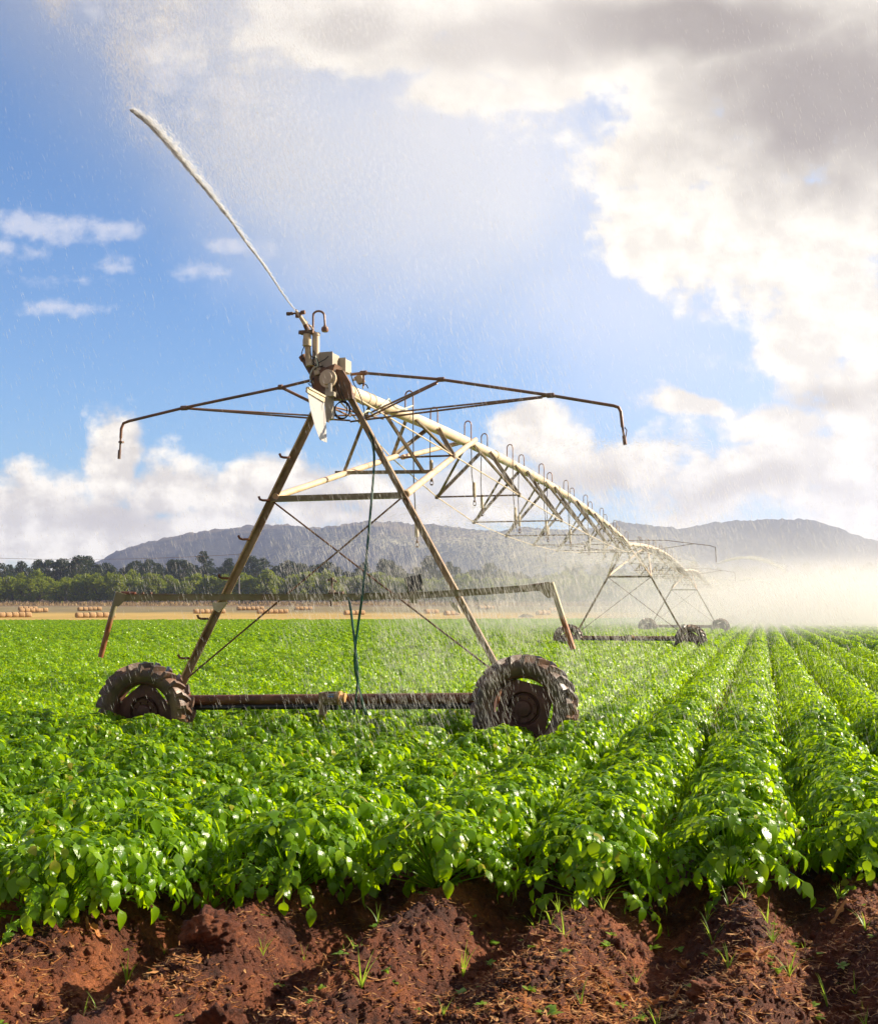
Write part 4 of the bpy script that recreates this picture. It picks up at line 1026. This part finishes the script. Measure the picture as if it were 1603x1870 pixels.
for (px, py, s, lab) in ((382,1775,(.13,.11,.10),'large dark soil clod standing on the bare soil left of centre'), (400,1862,(.10,.08,.11),'upright soil clod at the bottom edge of the photo'),
                         (228,1775,(.055,.05,.045),'small round soil clod left of the large clod'), (515,1790,(.05,.045,.045),'small dark clod right of the large clod'),
                         (335,1712,(.05,.045,.035),'flat clod just below the left potato plants'), (1290,1835,(.085,.07,.05),'crumbly clod in the straw near the bottom right'), (1420,1790,(.07,.05,.04),'low clod at the edge of the right furrow')):
    clod(*gp(px, py), s, lab)
# small crumbs as ground cover
def scatter_xy(n, f):
    out = []
    while len(out) < n:
        px, py = random.uniform(-60, 1660), 1600 + 300 * random.random() ** .8
        x, y = gp(px, py)
        if y < 8.2 and f(px, py): out.append((x, y, px, py))
    return out
pts = scatter_xy(15000, lambda a, b: True); zz = soil_h([p[0] for p in pts], [p[1] for p in pts]); Vs, Fs = [], []; off = 0
for (x, y, _, _), z in zip(pts, zz):
    s = random.uniform(.002, .008) * (2.2 if random.random() < .06 else 1); c = np.array([(1,0,0),(-1,0,0),(0,1,0),(0,-1,0),(0,0,1),(0,0,-1)]) * s * rng.uniform(.5, 1.3, (6,1)) + [x, y, z + s * .4]
    Vs.append(c); Fs.append(np.array([(0,2,4),(2,1,4),(1,3,4),(3,0,4),(2,0,5),(1,2,5),(3,1,5),(0,3,5)]) + off); off += 6
o = bpy.data.objects.new('soil_crumbs', np_mesh('soil_crumbs', np.concatenate(Vs), np.concatenate(Fs), M['soil'], False)); col.objects.link(o)
tag(o, 'fine red soil crumbs scattered over the bare ground', 'soil', kind='stuff')
pts = scatter_xy(3400, lambda a, b: True); zz = soil_h([p[0] for p in pts], [p[1] for p in pts]); Vs, Fs = [], []; off = 0
_bm = bmesh.new(); bmesh.ops.create_icosphere(_bm, subdivisions=2, radius=1); _bm.verts.ensure_lookup_table(); IV = np.array([tuple(v.co) for v in _bm.verts]); IF = np.array([[v.index for v in f.verts] for f in _bm.faces]); _bm.free()
for (x, y, _, _), z in zip(pts, zz):
    s = random.uniform(.005, .012) * (2.0 if random.random() < .10 else 1); k = 1 + rng.normal(0, .13, (len(IV), 1)) + .3 * np.sin(IV @ rng.normal(0, 2.2, (3, 1)) + rng.uniform(0, 6)); 
    Vs.append(IV * k * s * rng.uniform(.65, 1.3, 3) + [x, y, z + s * .25]); Fs.append(IF + off); off += len(IV)
o = bpy.data.objects.new('soil_lumps', np_mesh('soil_lumps', np.concatenate(Vs), np.concatenate(Fs), M['soil'], True)); col.objects.link(o)
tag(o, 'small crumbly lumps of red earth strewn over the bare ground', 'soil', kind='stuff')
def straw_w(px, py):
    w = .16 + .9 * math.exp(-(((px-1150)/260)**2 + ((py-1800)/55)**2)) + .6 * math.exp(-(((px-340)/130)**2 + ((py-1815)/30)**2)) + .5 * math.exp(-(((px-1560)/120)**2 + ((py-1720)/60)**2)) + .5 * math.exp(-(((px-930)/120)**2 + ((py-1850)/30)**2)) + .4 * math.exp(-(((px-80)/120)**2 + ((py-1800)/40)**2))
    return random.random() < w
pts = scatter_xy(12500, straw_w); zz = soil_h([p[0] for p in pts], [p[1] for p in pts]); Vs, Fs = [], []; off = 0
for (x, y, _, _), z in zip(pts, zz):
    l = random.uniform(.02, .085) * (1.7 if random.random() < .1 else 1); w = random.uniform(.0014, .0042) * (2.2 if random.random() < .12 else 1); a = random.uniform(0, 6.28) ; 
    el = random.gauss(.05, .16); bend = random.gauss(0, .5); p = np.array([x, y, z + .006]); rows_ = []
    for i in range(5):
        t = i / 4 - .5; aa = a + bend * t; q = p + np.array([math.cos(aa) * l * t, math.sin(aa) * l * t, el * l * t + .1 * l * (t * t)])
        nrm = np.array([-math.sin(aa), math.cos(aa), random.gauss(0, .25)]) * w * (1 - abs(t)); rows_ += [q - nrm, q + nrm, ]
    Vs.append(np.array(rows_)); Fs.append(np.array([(2*i, 2*i+1, 2*i+3, 2*i+2) for i in range(4)]) + off); off += 10
o = bpy.data.objects.new('straw_litter', np_mesh('straw_litter', np.concatenate(Vs), np.concatenate(Fs), M['straw'], True)); col.objects.link(o)
tag(o, 'dry orange straw and chopped stalks lying on the red soil', 'straw', kind='stuff')
# broad dry husks
def husk(px, py, l, a, label):
    x, y = gp(px, py); m = MB(); n = 12
    vs = []; 
    for i in range(n + 1):
        t = i / n - .5; w = .022 * math.cos(t * 2.9) * (1 + .3 * math.sin(i * 2.1)); aa = a + t * .6
        cx_, cy_ = x + math.cos(aa) * l * t, y + math.sin(aa) * l * t; z = float(soil_h(cx_, cy_)) + .012 + .02 * math.cos(t * 6) ** 2
        for s in (-1, 0, 1): vs.append((cx_ - math.sin(aa) * w * s, cy_ + math.cos(aa) * w * s, z + abs(s) * .012 + .004 * math.sin(i * 1.7 + s)))
    m.add(vs, [(i*3+j, i*3+j+1, i*3+j+4, i*3+j+3) for i in range(n) for j in range(2)]); tag(m.obj('dry_husk', M['straw'], None, True), label, 'husk')
for a in ((70,1705,.34,-.35,'long curled brown husk at the left edge below the potato plants'), (170,1735,.14,-.5,'short orange husk below the left plants'), (540,1800,.26,-.2,'flat pale husk on the soil left of centre'), (1210,1780,.2,.1,'pale flattened husk in the straw right of centre'),
          (1360,1790,.22,-.25,'tan husk lying between the two right furrows'), (1130,1790,.16,.4,'bent tan husk in the middle of the straw patch'), (1530,1680,.2,.15,'tan husk near the right edge of the photo'), (1250,1725,.14,1.0,'narrow upright husk on the second mound from the right')):
    husk(*a)
# grass tufts and seedlings
def tuft_mesh(seed, n, L_):
    rg = random.Random(seed); m = MB()
    for k in range(n):
        a = rg.uniform(0, 6.28); l = L_ * rg.uniform(.45, 1.1); lean = rg.uniform(.1, 1.1); w = .0042; vs = []
        for i in range(6):
            t = i / 5; r = l * (t * lean * .5 + t * t * lean * .35); z = l * (t - .42 * lean * t * t) ; ww = w * (1 - t) + .0002
            vs += [(math.cos(a)*r - math.sin(a)*ww, math.sin(a)*r + math.cos(a)*ww, z - .004), (math.cos(a)*r + math.sin(a)*ww, math.sin(a)*r - math.cos(a)*ww, z - .004)]
        m.add(vs, [(2*i, 2*i+1, 2*i+3, 2*i+2) for i in range(5)])
    return m.mesh('grass_tuft', M['grassblade'], True)
TU_ = [tuft_mesh(i, 6 + i % 4, .17) for i in range(6)]
def seedling_mesh(seed):
    rg = np.random.default_rng(seed); Vs, Fs = [], []; off = 0; V, F = leaflet(3, 2, 1, .3, .6, .2)
    for k in range(rg.integers(5, 9)):
        a = rg.uniform(0, 6.28); d = np.array([math.cos(a), math.sin(a), rg.uniform(.1, .9)]); W = V @ (rot_from(d, np.array([0,0,1.])) * rg.uniform(.018, .035)).T + [0, 0, .006]
        Vs.append(W); Fs.append(F + off); off += len(W)
    return np_mesh('seedling', np.concatenate(Vs), np.concatenate(Fs), M['grassblade'])
SD = [seedling_mesh(i) for i in range(5)]
TP = [(75,1735),(110,1745),(232,1750),(295,1745),(400,1690),(430,1650),(395,1720),(300,1700),(480,1745),(630,1705),(645,1700),(555,1715),(650,1770),(690,1740),(845,1735),(660,1820),(150,1862),(40,1865),(180,1855),
      (1000,1690),(1020,1700),(1045,1690),(1005,1730),(1030,1745),(980,1690),(1140,1670),(1100,1685),(1290,1680),(1330,1690),(1360,1690),(1300,1720),(1400,1720),(1410,1745),(1440,1800),(1510,1790),(1560,1790),(1580,1720),(1590,1640),(1530,1650),(1220,1650),(1345,1640),(1160,1750),(1330,1790),(1270,1820),(1580,1850),(1200,1850),(1060,1820),(905,1730),(810,1830),(1470,1700)]
zz = soil_h([gp(*p)[0] for p in TP], [gp(*p)[1] for p in TP])
for i, (p, z) in enumerate(zip(TP, zz)):
    x, y = gp(*p); o = bpy.data.objects.new('grass_tuft', TU_[i % 6]); col.objects.link(o); o.location = (x, y, float(z)); s = random.uniform(.6, 1.25); o.scale = (s, s, s); o.rotation_euler = (0, 0, random.uniform(0, 6.28))
    tag(o, 'small tuft of thin green grass blades sprouting from the bare red soil', 'grass tuft', 'grass tufts on the bare soil')
SP = [(random.uniform(0, 1603), random.uniform(1660, 1865)) for _ in range(60)] + [(620,1795),(625,1800),(455,1825),(1000,1860),(860,1700),(1190,1690),(1240,1690),(1400,1800),(1500,1640),(1150,1660),(1280,1665),(420,1822),(1130,1800),(1420,1810)]
zz = soil_h([gp(*p)[0] for p in SP], [gp(*p)[1] for p in SP])
for i, (p, z) in enumerate(zip(SP, zz)):
    x, y = gp(*p); o = bpy.data.objects.new('weed_seedling', SD[i % 5]); col.objects.link(o); o.location = (x, y, float(z)); s = random.uniform(.9, 2.0) * (1.5 if 60 <= i < 64 else 1); o.scale = (s, s, s); o.rotation_euler = (0, 0, random.uniform(0, 6.28))
    tag(o, 'tiny broad leaved weed seedling growing on the bare red soil', 'seedling', 'weed seedlings on the bare soil')

# ------------------------------------------------------------------ water
def drops_obj(name, P, d, ln, r, mat):
    """P (n,3) centres, d (n,3) fall directions, ln, r (n,) -> slender drops"""
    n = len(P); d = d / np.linalg.norm(d, axis=1)[:, None]; a = np.cross(d, rng.normal(0, 1, (n, 3))); a /= np.linalg.norm(a, axis=1)[:, None]; b = np.cross(d, a)
    V = np.zeros((n, 6, 3)); V[:, 0] = P - d * ln[:, None] / 2; V[:, 1] = P + d * ln[:, None] / 2
    for k, e in enumerate((a, -a, b, -b)): V[:, 2 + k] = P + e * r[:, None]
    F = np.array([(0,2,1,3),(0,4,1,5)])[None] + (np.arange(n) * 6)[:, None, None]
    o = bpy.data.objects.new(name, np_mesh(name, V.reshape(-1, 3), F.reshape(-1, 4), mat, False)); col.objects.link(o); return o
# falling drops round the nearest tower
n = 62000
y = rng.uniform(10, 17, n); px = np.where(rng.random(n) < .82, rng.normal(930, 240, n), rng.uniform(-50, 1650, n)); py = np.where(rng.random(n) < .84, rng.normal(1130, 170, n), rng.uniform(200, 1350, n))
P_ = np.stack([(px - CX) / FOC * y, y, EYE + (HZ - py) / FOC * y], -1); gust = fbm(px * .006 + py * .002, py * .003, 3, 5) + fbm(px * .02, py * .008, 2, 8) * .6; P_ = P_[(P_[:, 2] > .55) & (py < 1480) & (gust + rng.uniform(-.3, .3, n) + np.clip((px - 800) / 900, 0, .25) > -.06)]
n = len(P_); d = np.stack([rng.normal(.30, .06, n), rng.normal(0, .05, n), -np.ones(n)], -1)
o = drops_obj('falling_water_drops', P_, d, rng.uniform(.035, .11, n), rng.uniform(.0007, .0015, n), M['drop'])
tag(o, 'bright falling water drops all round the nearest tower', 'water', kind='stuff')
# fine distant rain of the end gun
n = 13000
y = rng.uniform(17, 34, n); px = rng.uniform(-50, 1650, n); py = rng.uniform(-50, 1060, n); P_ = np.stack([(px - CX) / FOC * y, y, EYE + (HZ - py) / FOC * y], -1)
d = np.stack([rng.normal(.28, .06, n), rng.normal(0, .05, n), -np.ones(n)], -1)
o = drops_obj('fine_rain', P_, d, rng.uniform(.05, .12, n), rng.uniform(.0013, .0024, n), M['spray'])
tag(o, 'fine pale rain from the end gun hanging in the air', 'water', kind='stuff')
# broad curtain of droplets blown back from the gun, thickest along its lower edge
n = 290000
sp_ = rng.random(n) ** 1.5 * 1.35; off_ = rng.exponential(1, n) * (150 + 230 * sp_); wob_ = 26 * np.sin(sp_ * 9) + 18 * np.sin(sp_ * 23 + 1) + rng.normal(0, 9 + 40 * sp_, n)
ex, ez = 8 + 630 * sp_ ** 1.05, -60 + 600 * sp_; px = ex + (off_ + wob_) * .72; py = ez - (off_ + wob_) * .62
y = rng.uniform(18, 27, n); P_ = np.stack([(px - CX) / FOC * y, y, EYE + (HZ - py) / FOC * y], -1); gust = fbm(px * .006, py * .006, 4, 15) + .25
P_ = P_[(py > -60) & (px < 1250) & (rng.random(n) < (.5 + gust) * np.clip(1.45 - 1.15 * sp_ - off_ / 1500, 0, 1) ** 1.3)]; n = len(P_)
d = np.stack([rng.normal(.28, .12, n), rng.normal(0, .1, n), -np.ones(n)], -1)
o = drops_obj('spray_curtain', P_, d, rng.uniform(.04, .09, n), rng.uniform(.0014, .0026, n), M['curtain'])
tag(o, 'wide pale curtain of blown spray above and left of the machine head', 'spray', kind='stuff')
# jet of the end gun
def JQ(x, y, u): return mach.matrix_basis @ loc(x, y, u) if False else Vector((*to_world(*loc(x, y, u)[:2]), loc(x, y, u)[2]))
jp = [(540,568),(522,545),(500,512),(478,480),(452,446),(428,412),(402,378),(376,346),(352,318),(328,288),(306,262),(284,238),(262,218),(240,202)]
jw = [1.2,1.5,1.9,2.3,2.9,3.6,4.6,5.6,6.8,8,8.6,7.6,5.4,2.2]
cen = [JQ(x, y_, -.22 - i * .05) for i, (x, y_) in enumerate(jp)]; cen = curve(cen, 6)
wd = np.interp(np.linspace(0, 1, len(cen)), np.linspace(0, 1, len(jw)), jw) / 157 * .5
m = MB().tube(cen, [max(.004, w * (.18 + .05 * mn.noise(V3(i * .5, 0, 0)))) for i, w in enumerate(wd)], 10)
jet = tag(m.obj('water_jet', M['jet'], None, True), 'white jet of water shooting up left from the end gun', 'water jet')
nj = 20000; ti = rng.random(nj) ** .55 * (len(cen) - 1.001); i0 = ti.astype(int); fr = (ti - i0)[:, None]; C = np.array([tuple(c) for c in cen]); base = C[i0] * (1 - fr) + C[i0 + 1] * fr
tang = C[i0 + 1] - C[i0]; tang /= np.linalg.norm(tang, axis=1)[:, None]; W = np.interp(ti, np.arange(len(cen)), wd)
side = np.cross(tang, [0, 1, 0]); clump = .8 + .55 * vnoise(ti * .55, ti * 0, 3) + .6 * vnoise(ti * 1.7, ti * 0, 4); off = rng.normal(0, .6, (nj, 1)) * clump[:, None]; skew = np.where(rng.random((nj, 1)) < .32, rng.exponential(1.3, (nj, 1)), 0)
sgn = np.sign(side[:, :1]); P_ = base + side * sgn * (off + skew) * W[:, None] + np.array([0, 1, 0]) * rng.normal(0, .6, (nj, 1)) * W[:, None]
dj = drops_obj('jet_droplets', P_, tang + rng.normal(0, .12, (nj, 3)), rng.uniform(.015, .06, nj), rng.uniform(.001, .0028, nj), M['jet']); dj.parent = jet
# sprays thrown by the hanging nozzles
SPR = [(loc(770, 998, 3.3), 2.4, 3000, .28), (loc(868, 926, 6.9), 1.6, 1200, .1), (loc(1143, 814, 0), 1.2, 500, .1)]
Pl, Dl = [], []
def spray(c, reach, n, up, half=None):
    a = rng.uniform(0, 2 * np.pi, n) if half is None else rng.normal(half, .09, n); t = rng.random(n) ** .8; r = reach * t
    z = up * 4 * t * (1 - t) * .5 - .10 * reach * t * t + rng.normal(0, .015, n) * (1 + 3 * t)
    p = np.stack([c[0] + np.cos(a) * r, c[1] + np.sin(a) * r, c[2] + z], -1); Pl.append(p); Dl.append(np.stack([np.cos(a), np.sin(a), -.1 - .4 * t], -1))
for c, reach, n_, up in SPR: spray((*to_world(c.x, c.y), c.z), reach, n_, up)
for k in range(3, 16): 
    for n0 in (0,): c = V3(.1 if k % 2 == 0 else -.1, 3.2 + 1.8 * k, 3.36); spray((*to_world(c.x, c.y), c.z), 3.2, 1700, .15)
for u in TU[1:4]:
    for k in range(0, 16, 2): spray((*to_world(0, u + 3 + 1.8 * k), 3.25), 3.8, 700, .15)
for k, (u, v) in enumerate(((TU[1], 3.25), (TU[2], 3.25), (TU[3], 3.3), (TU[1]-.4, 3.4))): spray((*to_world(v, u), 3.45), 2.4, 500, .5, -HEAD + (.0, .05, 0, .15)[k])
P_ = np.concatenate(Pl); d = np.concatenate(Dl); n = len(P_); sc_ = np.clip(P_[:, 1] / 17, 1, 3)
o = drops_obj('sprinkler_spray', P_, d, rng.uniform(.03, .08, n) * sc_, rng.uniform(.001, .0022, n) * sc_, M['spray'])
tag(o, 'thin arcs of spray thrown by the hanging sprinklers along the pipe', 'spray', kind='stuff')

# ------------------------------------------------------------------ mist banks and distance haze
def vol_mat(name, dens, colr, aniso, falloff=True, nscale=.06, dist=None):
    m, nt, out = new_mat(name); L = nt.links
    pv = nt.nodes.new('ShaderNodeVolumePrincipled'); pv.inputs['Color'].default_value = (*colr, 1); pv.inputs['Anisotropy'].default_value = aniso
    if falloff:
        tc = nt.nodes.new('ShaderNodeTexCoord'); vl = nt.nodes.new('ShaderNodeVectorMath'); vl.operation = 'LENGTH'; L.new(tc.outputs['Object'], vl.inputs[0])
        mr = nt.nodes.new('ShaderNodeMapRange'); mr.interpolation_type = 'SMOOTHSTEP'; mr.inputs[1].default_value = 1; mr.inputs[2].default_value = .15; L.new(vl.outputs['Value'], mr.inputs[0])
        g = nt.nodes.new('ShaderNodeNewGeometry'); nz = nt.nodes.new('ShaderNodeTexNoise'); nz.inputs['Scale'].default_value = nscale; nz.inputs['Detail'].default_value = 3; L.new(g.outputs['Position'], nz.inputs[0])
        r2 = nt.nodes.new('ShaderNodeMapRange'); r2.inputs[1].default_value = .33; r2.inputs[2].default_value = .68; r2.inputs[3].default_value = .25; r2.inputs[4].default_value = 1.6; L.new(nz.outputs[0], r2.inputs[0])
        a = nt.nodes.new('ShaderNodeMath'); a.operation = 'MULTIPLY'; L.new(mr.outputs[0], a.inputs[0]); L.new(r2.outputs[0], a.inputs[1])
        b = nt.nodes.new('ShaderNodeMath'); b.operation = 'MULTIPLY'; L.new(a.outputs[0], b.inputs[0]); b.inputs[1].default_value = dens; L.new(b.outputs[0], pv.inputs['Density'])
    else: pv.inputs['Density'].default_value = dens
    L.new(pv.outputs[0], out.inputs['Volume']); return m
def bank(name, c, rad, rz, mat, label):
    me_ = bpy.data.meshes.new(name); bm = bmesh.new(); bmesh.ops.create_icosphere(bm, subdivisions=3, radius=1); bm.to_mesh(me_); bm.free(); me_.materials.append(mat)
    o = bpy.data.objects.new(name, me_); col.objects.link(o); o.location = c; o.scale = rad; o.rotation_euler = rz; tag(o, label, 'mist', kind='stuff'); return o
bank('spray_mist', (34, 116, 1.0), (20, 50, 6.2), (0, 0, R(-16)), vol_mat('mist_bright', .14, (1,.96,.89), .45), 'bright sunlit spray mist drifting off the far towers')
bank('spray_mist', (22, 86, 2.0), (28, 52, 8.0), (0, 0, R(-16)), vol_mat('mist_wide', .021, (1,.98,.95), .45), 'thin golden mist over the middle of the pipe')
bank('spray_mist', (-3.0, 22, 12.4), (10.5, 6.5, 5.2), (0, R(37), 0), vol_mat('mist_high', .17, (.97,.98,1), .4, True, .22), 'pale veil of spray high above the end gun')
hz = MB().box((0, 2050, 150), (9000, 4300, 306)).obj('haze', vol_mat('haze_air', .00015, (.60,.70,1.0), .3, False))
tag(hz, 'pale even haze in the air', 'haze', kind='stuff')
